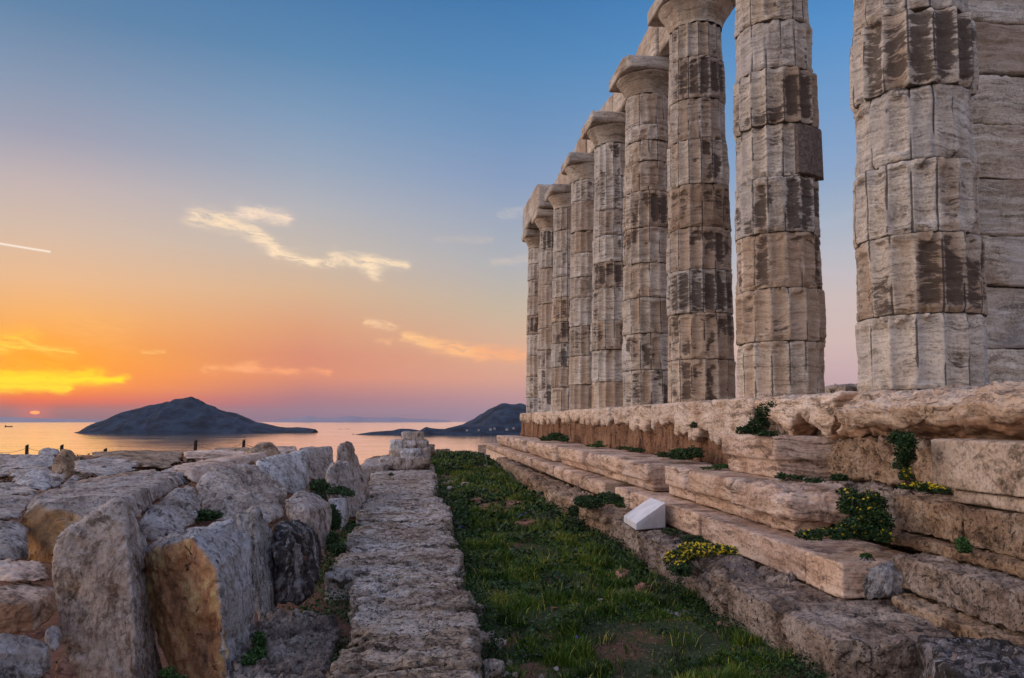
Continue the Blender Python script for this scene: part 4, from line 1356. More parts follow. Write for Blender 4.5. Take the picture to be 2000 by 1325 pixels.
boulder('marble_block', [(1313, 218, 9.8), (1350, 195, 10), (1582, 152, 10.6), (1594, 200, 10.6), (1592, 300, 10.4), (1560, 385, 10), (1400, 385, 9.5), (1310, 300, 9.5)], .5, W_,
        'large straight-topped block with dark scratches, right of the humped one', L=.25, amp=.02)
boulder('marble_block', [(1528, 140, 12.2), (1702, 137, 13), (1714, 280, 12.8), (1680, 318, 12.2), (1590, 312, 11.8), (1520, 200, 11.8)], .6, R_, 'flat-topped block with a dark end, left of the pointed slab', L=.3, amp=.02)
boulder('boulder', [(1262, 168, 13), (1290, 145, 13), (1330, 120, 13.3), (1390, 117, 13.3), (1422, 145, 13.2), (1444, 180, 13), (1380, 205, 12.8), (1300, 195, 12.8)], .8, M['poros'], 'brown humped boulder behind the straight-topped block',
        'boulder', L=.3, amp=.02, wear=12)
boulder('marble_beam', [(868, 240, 8.9), (975, 252, 8.8), (1000, 338, 8.5), (1050, 270, 9.4), (1130, 187, 11.8), (1376, 164, 12.6), (1380, 194, 12.4), (1200, 228, 11), (1150, 262, 10.2)], .3, M['marble'],
        'long flat-topped beam lying across the heap behind the humped block', L=.3, amp=.014, wear=5)
boulder('marble_slab', [(938, 170, 13.8), (955, 162, 14.6), (1150, 154, 15), (1268, 165, 15), (1240, 187, 14.2), (950, 202, 13.5)], .8, M['marble'], 'flat slab behind the long beam, below the two right posts', L=.3, amp=.014)
boulder('marble_slab', [(1094, 145, 16.5), (1180, 144, 16.8), (1285, 141, 16.8), (1290, 164, 16), (1100, 166, 16)], .6, M['poros'], 'thin brown slab on the skyline at the foot of the right post', L=.3, amp=.014)
boulder('marble_slab', [(1392, 136, 14.5), (1518, 136, 15), (1526, 165, 14.5), (1440, 178, 14)], .6, M['marble'], 'flat pale block on the skyline right of the brown humped boulder', L=.3, amp=.014)
boulder('marble_slab', [(462, 186, 12.5), (470, 167, 13), (640, 158, 13.5), (760, 160, 14), (938, 168, 14.5), (942, 185, 14.2), (930, 212, 13.3), (860, 252, 12), (740, 242, 11.6), (640, 205, 12)], .5, M['poros'],
        'long dark-fronted slab on the skyline between the middle posts', L=.35, amp=.018, strata=.006)
boulder('marble_slab', [(385, 202, 10.3), (530, 184, 11.3), (620, 183, 11.7), (700, 213, 11), (752, 252, 10), (650, 264, 9.3), (520, 294, 8.7), (440, 282, 8.6), (365, 262, 9.4)], .3, R_, 'sloping dark slab right of the finger-shaped rock',
        L=.35, amp=.02)
boulder('pointed_rock', [(258, 242, 8.5), (300, 180, 8.7), (333, 126, 8.8), (352, 125, 8.8), (375, 165, 8.8), (388, 200, 8.8), (374, 280, 8.6), (335, 312, 8.4), (285, 295, 8.4)], .25, M['poros'], 'finger-shaped rock standing up against the orange sea',
        'boulder', L=.25, amp=.014, strata=.006, sdir=(1, 0, .1))
boulder('marble_slab', [(-60, 186, 11), (130, 181, 11), (282, 185, 11.2), (290, 242, 10.3), (150, 252, 10), (-60, 312, 9.5)], .5, R_, 'wide flat block at the photo edge under the left post', L=.3, amp=.025, chips=2, chip=.15)
boulder('boulder', [(196, 180, 12.5), (208, 155, 12.6), (240, 146, 12.7), (290, 152, 12.6), (310, 166, 12.5), (300, 187, 12.2), (205, 187, 12.2)], .6, W_, 'white rounded boulder behind the finger-shaped rock', 'boulder', L=.2, amp=.03, wear=12)
boulder('boulder', [(28, 275, 8.2), (70, 245, 8.6), (200, 239, 8.8), (292, 262, 8.6), (337, 290, 8.2), (332, 328, 7.9), (250, 368, 7.4), (190, 357, 7.4), (80, 328, 7.6)], .3, R_, 'grey broken boulder below the wide flat block', 'boulder', L=.25, amp=.03)
boulder('boulder', [(58, 328, 7.2), (110, 290, 7.4), (160, 265, 7.5), (225, 257, 7.55), (260, 292, 7.5), (264, 348, 7.2), (240, 373, 7), (130, 348, 7)], .25, W_, 'bluish white angular boulder in front of the grey broken one', 'boulder', L=.2, amp=.02,
        patina=(.8, -1, -.6, .5))
boulder('boulder', [(300, 350, 7.3), (350, 300, 7.7), (375, 283, 7.8), (420, 300, 7.8), (370, 345, 7.3)], .3, R_, 'small grey rock in the notch left of the thin raised slab', 'boulder', L=.2, amp=.02)
boulder('marble_slab', [(-60, 308, 6.9), (40, 312, 6.9), (192, 356, 6.6), (196, 388, 6.4), (120, 395, 6.2), (-60, 392, 6.1)], .2, R_, 'pale slab at the photo edge, above the big shadowed one', L=.3, amp=.02)
boulder('marble_slab', [(-60, 384, 6.1), (60, 386, 6.2), (187, 392, 6.3), (150, 445, 5.7), (100, 512, 5.3), (-60, 530, 5.05)], .3, R_, 'big flat-faced slab sloping at the photo edge, left of the golden-fronted block', L=.35, amp=.014)
boulder('marble_block', [(183, 386, 6.02), (380, 330, 7.0), (790, 270, 8.6), (912, 290, 8.0), (926, 335, 7.9), (650, 394, 5.72), (470, 408, 5.6), (200, 432, 5.42), (128, 482, 5.42), (100, 522, 5.42), (98, 640, 5.38), (130, 722, 5.32), (270, 748, 5.2),
                         (430, 640, 5.25), (640, 540, 5.4), (790, 440, 6.5)], .3, R_, 'large flat-topped block with a golden front, behind the tall leaning slab', L=.35, amp=.022, strata=.006,
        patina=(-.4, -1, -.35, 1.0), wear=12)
boulder('marble_block', [(698, 522, 5.8), (740, 465, 6.0), (860, 385, 6.7), (960, 337, 7.1), (1002, 345, 7.1), (1032, 412, 7.0), (1026, 475, 6.8), (982, 552, 6.2), (880, 590, 5.8), (755, 632, 5.6)], .3, R_,
        'shadowed grey block between the golden-fronted block and the two-toned one', L=.25, amp=.03, chips=2)
boulder('marble_slab', [(372, 338, 7.2), (388, 310, 7.35), (600, 278, 8.2), (800, 254, 9.3), (815, 268, 9.2), (600, 320, 7.9)], .25, M['marble'], 'thin raised slab edge along the back of the golden-fronted block', L=.25, amp=.012)
boulder('marble_block', [(790, 278, 8.7), (860, 250, 9.2), (940, 231, 9.5), (976, 240, 9.4), (985, 332, 8.7), (930, 348, 8.3), (905, 285, 8.5)], .3, R_, 'small square-ended block left of the humped block, its end in shadow', L=.25, amp=.02)
boulder('boulder', [(-60, 525, 4.95), (90, 525, 5.2), (125, 565, 5.1), (132, 705, 4.85), (90, 722, 4.75), (-60, 728, 4.55)], .3, R_, 'rounded grey boulder at the photo edge, left of the golden front', 'boulder', L=.25, amp=.03, wear=12)
boulder('flat_stone', [(-60, 722, 4.3), (120, 721, 4.6), (200, 735, 4.6), (277, 782, 4.5), (272, 818, 4.3), (120, 832, 4.12), (-60, 828, 4.1)], .2, M['marble'], 'flat tan stone lying under the golden-fronted block', 'stone slab', L=.2, amp=.02)
boulder('marble_block', [(-60, 862, 3.8), (60, 850, 4.2), (200, 845, 4.4), (300, 862, 4.4), (310, 960, 4.25), (185, 1010, 3.8), (182, 1090, 3.75), (-60, 1100, 3.65), (-60, 945, 3.65), (150, 945, 3.72)], .3, M['marble'],
        'squared tan block left of the tall leaning slab', L=.3, amp=.014, chips=1, patina=(0, -1, 0, .5))
boulder('marble_block', [(-60, 1112, 3.4), (60, 1105, 3.5), (200, 1150, 3.55), (238, 1175, 3.5), (250, 1420, 3.35), (-60, 1420, 3.2)], .3, R_, 'dark block in the bottom left corner', L=.25, amp=.03, wear=14)
boulder('stone_shard', [(110, 1125, 3.7), (130, 1100, 3.72), (250, 1060, 3.78), (265, 1085, 3.78), (200, 1130, 3.72), (130, 1140, 3.7)], .08, M['slabred'], 'long reddish shard lying on the corner block', 'stone', L=.1, amp=.006)
boulder('stone_shard', [(232, 1070, 3.7), (262, 1045, 3.75), (310, 1055, 3.78), (320, 1110, 3.75), (290, 1190, 3.65), (262, 1195, 3.65), (228, 1130, 3.68)], .1, R_, 'grey shard standing against the tall leaning slab', 'stone', L=.1, amp=.008)
boulder('stone_shard', [(285, 1250, 3.65), (330, 1215, 3.7), (400, 1290, 3.7), (430, 1420, 3.65), (290, 1420, 3.6)], .1, M['slabred'], 'rusty red stone at the foot of the tall leaning slab', 'stone', L=.1, amp=.01)
boulder('stone_shard', [(215, 1300, 3.45), (245, 1275, 3.5), (268, 1300, 3.5), (262, 1420, 3.4), (215, 1420, 3.4)], .08, M['slabred'], 'little brown stone right of the corner block', 'stone', L=.1, amp=.01)

# rough ledge between the heap and the path
def px_slab(name, pix, zt, zb, mat, label, cat, group=None, **kw):
    pts = []
    for x, y in pix:
        p = onz(x, y, zt)
        pts += [(p[0], p[1], zt), (p[0], p[1], zb)]
    return stone(name, [pts], mat, label, cat, group, **kw)


px_slab('rock_ledge', [(520, 1192), (645, 1196), (664, 1228), (612, 1360), (430, 1360), (470, 1260)], -1.24, -1.6, M['poros_dark'], 'rough dark ledge between the two-toned block and the near path slab', 'rock ledge', amp=.04, L=.14, wear=12, pits=.012)
px_slab('slab_stone', [(705, 909), (713, 898), (750, 893), (760, 897), (757, 908)], -.95, -1.3, M['rock'], 'grey block lying beyond the pointed slab, by the end of the path', 'stone block', amp=.02, L=.3, wear=5)

# stacked stones closing the path
def pile(px0, y0, px1, y1, Z, depth, mat, label, **kw):
    a = at(px0, y1, Z)
    b_ = at(px1, y0, Z)
    return stone('stacked_stone', [box_pts(a[0], b_[0], a[1], a[1] + depth, a[2], b_[2])], mat, label, 'stone block', 'stones stacked at the end of the path', **kw)


pile(784, 844, 828, 863, 18.6, .6, M['rock'], 'topmost squared stone of the stack at the path end', amp=.02, L=.2, wear=3)
pile(787, 862, 838, 878, 18.5, .8, M['rock'], 'stone directly under the topmost one', amp=.03, L=.2, wear=5)
pile(761, 861, 788, 886, 18.5, .8, M['white'], 'pale stone at the left shoulder of the stack', amp=.03, L=.2, wear=6)
pile(760, 877, 823, 895, 18.1, 1.0, M['rock'], 'wide stone across the middle of the stack', amp=.03, L=.2, wear=6)
pile(783, 879, 822, 905, 17.8, .5, M['white'], 'layered pale stone on the front of the stack', amp=.03, L=.15, wear=6, strata=.02)
pile(812, 874, 840, 900, 18.5, .8, M['rock'], 'stone at the right shoulder of the stack', amp=.03, L=.2, wear=6)
pile(740, 896, 806, 919, 17.4, 1.0, M['rock'], 'broad bottom stone of the stack', amp=.04, L=.2, wear=8)
pile(800, 893, 841, 918, 17.5, .7, M['poros_dark'], 'brown bottom stone at the right foot of the stack', amp=.04, L=.2, wear=10)
pile(828, 870, 849, 890, 19.5, .8, M['poros_dark'], 'small dark stone behind the right of the stack', amp=.03, L=.2, wear=6)

# flat stones and rocks in the grass
def lay(name, x0, y0, x1, y1, h, mat, label, cat='stone', group=None, **kw):
    """a stone whose outline covers these photo pixels, bedded in the ground"""
    zg = -1.32 + .045 * min(1, max(0, (onz((x0 + x1) / 2, y1, -1.3)[1] - 9) / 15))
    a = onz(x0, y1, zg)
    b_ = onz(x1, y1, zg)
    zg -= .02
    zt = zg + h * .85
    c = onz((x0 + x1) / 2, y0, zt)
    Y0, Y1 = a[1], max(a[1] + .04, c[1])
    rnd = random.Random(int(x0 * 7 + y0))
    w = b_[0] - a[0]
    pts = []
    for k in range(9):
        an = k / 9 * 2 * math.pi + rnd.uniform(-.2, .2)
        r = rnd.uniform(.85, 1.0)
        r *= 1.12
        px_, py_ = (a[0] + b_[0]) / 2 + math.cos(an) * w / 2 * r + (Y1 - Y0) * .12 * math.sin(an), (Y0 + Y1) / 2 + math.sin(an) * (Y1 - Y0) / 2 * r
        pts += [(px_, py_, zt - rnd.uniform(0, h * .4)), (px_, py_, zg - .1)]
    kw.setdefault('amp', min(.02, h * .35))
    kw.setdefault('voxel', max(.008, min(w, max(Y1 - Y0, .1)) / 26))
    return stone(name, [pts], mat, label, cat, group, L=.15, wear=kw.pop('wear', 14 if name == 'grass_rock' else 6), **kw)


SR = M['slabred']
lay('flat_stone', 945, 976, 1052, 1008, .05, SR, 'large reddish flat rock in the middle of the grass', 'flat rock')
lay('flat_stone', 1008, 1012, 1052, 1022, .03, SR, 'small reddish flat rock just below the large one', 'flat rock')
lay('flat_stone', 862, 922, 946, 937, .09, SR, 'long reddish slab across the far grass', 'flat rock')
lay('flat_stone', 898, 903, 941, 914, .10, M['poros'], 'tan slab beyond the long reddish one', 'flat rock')
lay('flat_stone', 944, 907, 1004, 914, .08, M['rock'], 'grey slab edge reaching to the steps in the far grass', 'flat rock')
lay('flat_stone', 922, 898, 990, 907, .10, M['poros_dark'], 'dark slab edge in front of the far grey kerb', 'flat rock')
lay('flat_stone', 889, 886, 962, 894, .12, M['rock'], 'grey kerb stone at the far end of the grass', 'flat rock')
lay('flat_stone', 854, 906, 892, 911, .08, M['white'], 'white kerb stone right of the stacked stones', 'flat rock')
lay('flat_stone', 968, 918, 1010, 926, .07, M['poros'], 'pinkish slab near the far steps', 'flat rock')
lay('far_block', 933, 873, 950, 886, .45, M['marble'], 'small square block on the skyline left of the steps', 'stone block')
lay('far_block', 850, 878, 880, 884, .22, M['poros_dark'], 'low brown block on the grassy skyline', 'stone block')
lay('grass_rock', 873, 949, 893, 958, .10, M['white'], 'white rock beside the path in the far grass', 'rock')
lay('grass_rock', 868, 938, 895, 950, .10, M['poros'], 'brownish rock just behind the white one', 'rock')
lay('grass_rock', 900, 941, 917, 951, .10, M['rock'], 'grey-brown rock right of the white one', 'rock')
lay('grass_rock', 922, 971, 944, 986, .13, SR, 'pointed red rock at the left end of the large flat rock', 'rock')
lay('grass_rock', 908, 996, 922, 1004, .05, M['rock'], 'small grey rock left of the large flat rock', 'rock')
lay('grass_rock', 1248, 1135, 1290, 1163, .085, SR, 'brown rounded rock near the yellow-flowered cushion', 'rock')
lay('grass_rock', 1213, 1108, 1240, 1128, .05, SR, 'small reddish rock left of the yellow-flowered cushion', 'rock')
lay('grass_rock', 1297, 1184, 1360, 1206, .05, M['white'], 'bluish flat rock in the grass in front of the big slab', 'rock')
lay('grass_rock', 1410, 1208, 1437, 1226, .05, SR, 'small brown rock against the big slab', 'rock')
lay('grass_rock', 1210, 1183, 1245, 1196, .02, SR, 'flat reddish flake in the grass', 'rock')

# small rubble broken off the right side of the nearest path slabs
rnd = random.Random(44)
for k in range(34):
    yy = rnd.uniform(2.9, 5.4)
    xx = .36 + rnd.uniform(-.04, .12) + (5.4 - yy) * .03
    s_ = rnd.uniform(.02, .055) * (1.25 if yy < 4 else 1)
    zz = -1.30 + rnd.uniform(0, .12) * (1 if xx < .42 else .2)
    pts = [(xx + rnd.uniform(-1, 1) * s_, yy + rnd.uniform(-1, 1) * s_, zz + rnd.uniform(-.8, .8) * s_) for _ in range(12)]
    stone('rubble_stone', [pts], M['path'], 'small pale broken stone along the right edge of the nearest path slabs', 'rubble stone', 'broken stones along the path edge', voxel=s_ / 8, amp=s_ * .12, L=s_, wear=2)
for k in range(60):
    yy = rnd.uniform(3.2, 13)
    xx = rnd.choice([rnd.uniform(.5, .95), rnd.uniform(1.3, 1.95)])
    s_ = rnd.uniform(.012, .03) * (yy / 5) ** .5
    pts = [(xx + rnd.uniform(-1, 1) * s_, yy + rnd.uniform(-1, 1) * s_, float(ground_z([xx], [yy])[0]) + rnd.uniform(-.5, .9) * s_) for _ in range(10)]
    stone('pebble', [pts], M['path'] if k % 3 else SR, 'small loose pebble lying in the grass', 'pebble', 'pebbles scattered in the grass', voxel=s_ / 6, amp=s_ * .1, L=s_, wear=2)

# ------------------------------------------------------------------ fence posts and ropes on the seaward edge
posts = [(-30, 871, 17.5), (52, 870, 17.0), (120, 870, 17.0), (205, 877, 17.2), (378, 863, 17.4), (472, 862, 18.5)]
tops = []
for i, (x, y, Z) in enumerate(posts):
    p = at(x, y, Z)
    tops.append(p)
    bm = bmesh.new()
    r = .034
    hgt = p[2] + 1.9
    for a in range(8):
        pass
    bmesh.ops.create_cone(bm, cap_ends=True, segments=10, radius1=r * 1.1, radius2=r, depth=hgt, matrix=Matrix.Translation((0, 0, hgt / 2)))
    for v in bm.verts:
        if v.co.z > hgt * .5:
            v.co.x += (.05 if i in (4, 5) else .01)
            v.co.z += v.co.x * .5
    bmesh.ops.subdivide_edges(bm, edges=bm.edges[:], cuts=2)
    for v in bm.verts: v.co += Vector((rnd.uniform(-1, 1), rnd.uniform(-1, 1), 0)) * .004
    me = bpy.data.meshes.new('post')
    bm.to_mesh(me)
    bm.free()
    props(link('fence_post', me, M['wood'], None, (p[0], p[1], -1.9)),
          ['dark post outside the left photo edge', 'dark post farthest left, standing alone above the wide flat block', 'dark post half hidden by the white rounded boulder', 'short stub of a post above the long dark-fronted slab',
           'slightly leaning dark post in the middle of the skyline', 'dark post farthest right, left of the brown humped boulder'][i], 'post', 'posts of the rope fence')


def tube(pts, r, seg=6):
    V, Fc = [], []
    pts = [Vector(p) for p in pts]
    for i, p in enumerate(pts):
        d = (pts[min(i + 1, len(pts) - 1)] - pts[max(i - 1, 0)]).normalized()
        a = d.cross(Vector((0, 0, 1)))
        a = a.normalized() if a.length > .1 else Vector((1, 0, 0))
        b_ = d.cross(a)
        for k in range(seg):
            t = 2 * math.pi * k / seg
            V.append(tuple(p + (a * math.cos(t) + b_ * math.sin(t)) * r))
    for i in range(len(pts) - 1):
        for k in range(seg):
            k2 = (k + 1) % seg
            Fc.append((i * seg + k, i * seg + k2, (i + 1) * seg + k2, (i + 1) * seg + k))
    return V, Fc


rl = ['rope sagging to the leftmost post from the photo edge', 'rope between the lone left post and the one by the white boulder', 'rope dropping from the white boulder post to the stub', 'rope from the stub to the leaning middle post',
      'rope between the leaning middle post and the right post']
for i in range(5):
    a, b_ = tops[i] - [0, 0, .05], tops[i + 1] - [0, 0, .06]
    n = 16
    sag = [.10, .07, .12, .22, .14][i]
    pts = [a + (b_ - a) * k / n - np.array([0, 0, sag * 4 * (k / n) * (1 - k / n)]) for k in range(n + 1)]
    V, Fc = tube(pts, .004)
    props(link('fence_rope', mk('rope', V, Fc), M['rope']), rl[i], 'rope', 'ropes of the fence')
a = tops[5] - [0, 0, .05]
b_ = at(560, 884, 18.5)
V, Fc = tube([a + (b_ - a) * k / 10 - np.array([0, 0, .2 * (k / 10) * (1 - k / 10)]) for k in range(11)], .006)
props(link('fence_rope', mk('rope', V, Fc), M['rope']), 'rope running down behind the blocks from the right post', 'rope', 'ropes of the fence')

# ------------------------------------------------------------------ boat far out
c = at(17, 834.2, 60 * F / 13.2)
root = empty('ship', (c[0], c[1], SEA), 'tiny dark cargo ship out on the orange water at the left edge', 'ship')
Lh = 32
hp = [(-Lh, -5, 5.5), (-Lh, 5, 5.5), (Lh * .8, 5, 6), (Lh * .8, -5, 6), (Lh, 0, 9), (-Lh * .93, -4, -1), (-Lh * .93, 4, -1), (Lh * .75, 4, -1), (Lh * .75, -4, -1), (Lh * .86, 0, -1)]
for nm, pts in (('hull', hp), ('deckhouse', box_pts(-Lh * .9, -Lh * .55, -4, 4, 5.5, 14)), ('funnel', box_pts(-Lh * .82, -Lh * .72, -1.5, 1.5, 14, 18)), ('cargo_deck', box_pts(-Lh * .4, Lh * .5, -3.5, 3.5, 5.5, 7.5)), ('mast', box_pts(Lh * .6, Lh * .62, -.3, .3, 6, 14))):
    bm = hull_bm(pts)
    bmesh.ops.recalc_face_normals(bm, faces=bm.faces)
    bm.transform(Matrix.Translation((c[0], c[1], SEA)) @ Matrix.Rotation(.35, 4, 'Z'))
    me = bpy.data.meshes.new(nm)
    bm.to_mesh(me)
    bm.free()
    link(nm, me, M['wood'], root)

# white houses on the headland shore
hs = [(958, 838, 5), (935, 839.5, 4), (966, 836.5, 4), (990, 838, 5), (1003, 836, 4), (912, 840, 4)]
wall_m = simple('pale_house_wall', (170, 160, 158), .9, .1, .3, 0)
roof_m = simple('house_roof', (120, 84, 70), .9, .1, .3, 0)
for i, (x, y, w) in enumerate(hs):
    Zh = 3190
    p = at(x, y, Zh)
    ww = w / F * Zh / 2
    root = empty('house', (p[0], p[1], p[2] - ww), ['pale house on the headland shore, %s from the temple' % o_ for o_ in ('third', 'fifth', 'fourth nearest', 'second', 'nearest', 'farthest')][i], 'house', 'pale houses on the headland shore')
    link('wall', box_mesh(p[0] - ww, p[0] + ww, p[1] - ww * .6, p[1] + ww * .6, p[2] - ww * 1.4, p[2] + ww * .2), wall_m, root)
    bm = hull_bm([(p[0] + a * ww * 1.1, p[1] + b2 * ww * .7, p[2] + ww * .21) for a in (-1, 1) for b2 in (-1, 1)] + [(p[0] - ww * 1.1, p[1], p[2] + ww * .7), (p[0] + ww * 1.1, p[1], p[2] + ww * .7)])
    me = bpy.data.meshes.new('roof')
    bm.to_mesh(me)
    bm.free()
    link('roof', me, roof_m, root)

# ------------------------------------------------------------------ plants
def leaves_mesh(name, P, size, rs, up=.5, quadw=.6, jitter=.35):
    """one small folded leaf per point"""
    n = len(P)
    d = rs.normal(size=(n, 3))
    d[:, 2] = np.abs(d[:, 2]) * up
    d /= np.linalg.norm(d, axis=1)[:, None]
    s = rs.normal(size=(n, 3))
    s = np.cross(d, s)
    s /= np.linalg.norm(s, axis=1)[:, None] + 1e-9
    L = (size * rs.uniform(1 - jitter, 1 + jitter, n))[:, None]
    nn = np.cross(d, s)
    a = P
    tip = P + d * L
    m1 = P + d * L * .5 + s * L * quadw * .5 + nn * L * .08
    m2 = P + d * L * .5 - s * L * quadw * .5 + nn * L * .08
    V = np.stack([a, m1, tip, m2], 1).reshape(-1, 3)
    i = np.arange(n)[:, None] * 4
    Fc = i + np.array([[0, 1, 2, 3]])
    me = mk(name, V, Fc, False)
    tone = np.repeat(rs.uniform(0, 1, n) * .7 + np.clip(rs.normal(.15, .15, n), 0, .3), 4)
    fattr(me, 'tone', tone)
    return me


def clump_points(cs, n, rs):
    """points through a union of flattened lumps: (x, y, z, rx, ry, rz)"""
    cs = np.array(cs, dtype=float)
    vol = cs[:, 3] * cs[:, 4] * np.maximum(cs[:, 5], .01)
    k = rs.choice(len(cs), n, p=vol / vol.sum())
    d = rs.normal(size=(n, 3))
    d /= np.linalg.norm(d, axis=1)[:, None]
    r = rs.uniform(.25, 1.0, n) ** .6
    P = cs[k, :3] + d * r[:, None] * cs[k, 3:]
    P[:, 2] = np.maximum(P[:, 2], cs[k, 2] - cs[k, 5] * .5)
    lump = vn(P / .06, 5)
    return P[lump > .34]


def plant(name, cs, n, size, label, cat='plant', mat='leaf', flowers=0, fl_size=.010, group=None, seed=1, fz=.3):
    rs = np.random.default_rng(seed)
    P = clump_points(cs, n, rs)
    c = np.array(cs)[:, :3].mean(0)
    base = (float(c[0]), float(c[1]), float(np.array(cs)[:, 2].min() - .02))
    root = empty(name, base, label, cat, group)
    link('foliage', leaves_mesh('foliage', P, size, rs), M[mat], root)
    # woody stems inside
    V, Fc = [], []
    for k in range(14):
        q = P[rs.integers(len(P))]
        b0 = np.array(base) + rs.normal(size=3) * [.02, .02, 0]
        v, f = tube([b0, (b0 + q) / 2 + [0, 0, .01], q], .0022, 4)
        o = len(V)
        V += v
        Fc += [tuple(i + o for i in ff) for ff in f]
    link('stems', mk('stems', V, Fc), M['stem'], root)
    if flowers:
        C = np.array(cs)
        hi = P[P[:, 2] > np.quantile(P[:, 2], fz)]
        k = hi[rs.integers(0, len(hi), flowers)] + [0, 0, .008]
        # five petals per flower
        n5 = len(k)
        V, Fc, tn = [], [], []
        for q in k:
            nrm = Vector((rs.normal() * .5 - .3, rs.normal() * .5 - .8, 1)).normalized()
            a = nrm.orthogonal().normalized()
            b2 = nrm.cross(a)
            s0 = fl_size * rs.uniform(.7, 1.2)
            q = Vector(q.tolist())
            for pth in range(5):
                t0 = pth * 2 * math.pi / 5
                o = len(V)
                for rr, dt in ((.1, 0), (.8, -.45), (1.1, 0), (.8, .45)):
                    V.append(tuple(q + (a * math.cos(t0 + dt) + b2 * math.sin(t0 + dt)) * s0 * rr + nrm * s0 * .25 * rr))
                    tn.append(rs.uniform(.2, 1))
                Fc.append((o, o + 1, o + 2, o + 3))
        me = mk('blossom', V, Fc, False)
        fattr(me, 'tone', tn)
        o = link('blossom', me, M['yellow'], root)
        o['kind'] = 'stuff'
    return root


def L3(x, y, Z, rx, ry, rz):
    p = at(x, y, Z)
    return (p[0], p[1], p[2], rx, ry, rz)


plant('flower_bush', [L3(1322, 1100, 5.85, .09, .12, .10), L3(1345, 1082, 6.0, .10, .12, .08), L3(1372, 1078, 5.8, .10, .12, .06), L3(1405, 1075, 5.6, .08, .10, .04), L3(1428, 1078, 5.5, .05, .08, .035), L3(1330, 1115, 5.7, .08, .1, .06)], 9000, .016,
      'dark cushion thick with yellow flowers, hanging over the rough foundation stone', 'flowering plant', flowers=560, fl_size=.0085, seed=21, fz=.35)
plant('flower_bush', [L3(1585, 1048, 4.85, .09, .1, .030), L3(1625, 1045, 4.85, .12, .12, .04), L3(1680, 1036, 4.95, .14, .14, .08), L3(1708, 1020, 4.95, .09, .14, .10), L3(1672, 990, 5.15, .10, .14, .09), L3(1702, 985, 5.1, .08, .12, .08), L3(1722, 1048, 4.8, .05, .1, .05), L3(1655, 962, 5.3, .05, .10, .03)],
      16000, .020, 'large dark shrub with small yellow flowers, behind the broken step end', 'flowering plant', flowers=230, fl_size=.0085, seed=22, fz=.02)
plant('flower_bush', [L3(1780, 950, 4.65, .07, .06, .035), L3(1815, 955, 4.5, .08, .05, .03), L3(1840, 958, 4.4, .04, .05, .02), L3(1770, 930, 4.75, .03, .05, .05)], 3600, .014, 'little yellow-flowered plant at the foot of the small pitted block',
      'flowering plant', flowers=130, fl_size=.008, seed=23)
plant('ivy', [L3(1768, 880, 4.75, .06, .06, .11), L3(1758, 905, 4.8, .06, .05, .07), L3(1750, 858, 4.9, .05, .06, .05), L3(1775, 865, 4.7, .045, .05, .06)], 4600, .018, 'dark ivy hanging in the cleft between the two pitted blocks', 'ivy', mat='leaf', seed=24)
plant('ivy', [L3(1478, 830, 6.95, .12, .07, .10), L3(1465, 842, 7.0, .14, .07, .05), L3(1490, 805, 6.85, .07, .05, .07), L3(1505, 792, 6.75, .05, .05, .03), L3(1500, 848, 6.8, .16, .06, .03)], 5200, .020,
      'dark green ivy climbing the marble course between the third and second columns', 'ivy', 'leaf', seed=25)
plant('shrub', [L3(1190, 975, 8.6, .14, .35, .06), L3(1150, 982, 9.4, .16, .4, .08), L3(1120, 1000, 9.6, .06, .2, .08), L3(1215, 990, 8.2, .05, .2, .04)], 9000, .026, 'dark trailing bush sprawled over the stones left of the white plinth', 'shrub', 'leaf', seed=26)
plant('shrub', [L3(1330, 890, 9.4, .14, .3, .08), L3(1355, 886, 9.2, .10, .2, .08), L3(1300, 890, 9.8, .10, .2, .04)], 4600, .026, 'rounded green shrub on the middle step against the brown wall', 'shrub', 'leaf', flowers=6, fl_size=.012, seed=27)
plant('shrub', [L3(1085, 855, 17.3, .16, .4, .10), L3(1100, 858, 16.8, .10, .4, .08), L3(1066, 858, 18, .12, .4, .06)], 2400, .05, 'dark shrub at the far end of the middle step', 'shrub', 'leaf', flowers=5, fl_size=.02, seed=28)
plant('tuft', [L3(1170, 868, 13.8, .05, .2, .06), L3(1165, 872, 14.0, .16, .3, .02)], 900, .035, 'little tuft with one yellow flower against the brown wall', 'tuft', 'ivy', flowers=5, fl_size=.02, seed=29)
plant('tuft', [L3(1245, 880, 10.9, .10, .25, .03), L3(1220, 876, 11.6, .10, .3, .02)], 1300, .025, 'low green tuft at the foot of the brown wall, left of the rounded shrub', 'tuft', 'leaf', seed=30)
plant('tuft', [L3(1882, 1070, 3.78, .030, .04, .042), L3(1878, 1058, 3.8, .024, .03, .02)], 1500, .012, 'single bright green tuft growing from the joint of the near limestone blocks', 'tuft', 'ivy', seed=31)
plant('tuft', [L3(1640, 935, 6.0, .06, .1, .03), L3(1545, 935, 6.3, .10, .08, .03), L3(1590, 940, 5.8, .08, .06, .02), L3(1525, 930, 6.4, .05, .06, .03)], 2200, .02, 'low green sprigs along the base of the clean-cut marble block', 'tuft', 'leaf', seed=32)
plant('tuft', [L3(1408, 912, 7.9, .08, .12, .025), L3(1385, 916, 8.1, .10, .1, .015)], 1300, .02, 'low green tuft on top of the rounded worn marble block', 'tuft', 'ivy', seed=33)
plant('tuft', [L3(1690, 1087, 4.35, .035, .03, .012)], 500, .012, 'tiny plant on the broken near end of the lowest marble step', 'tuft', 'ivy', seed=34)
plant('tuft', [L3(1355, 1055, 6.9, .14, .2, .03), L3(1310, 1040, 7.3, .1, .12, .03)], 1800, .02, 'dark low weeds in the shade right of the white plinth', 'tuft', 'leaf', seed=35)
plant('tuft', [L3(1355, 832, 8.6, .03, .03, .04)], 400, .02, 'small dark sprig under the scalloped marble course', 'tuft', 'leaf', seed=36)
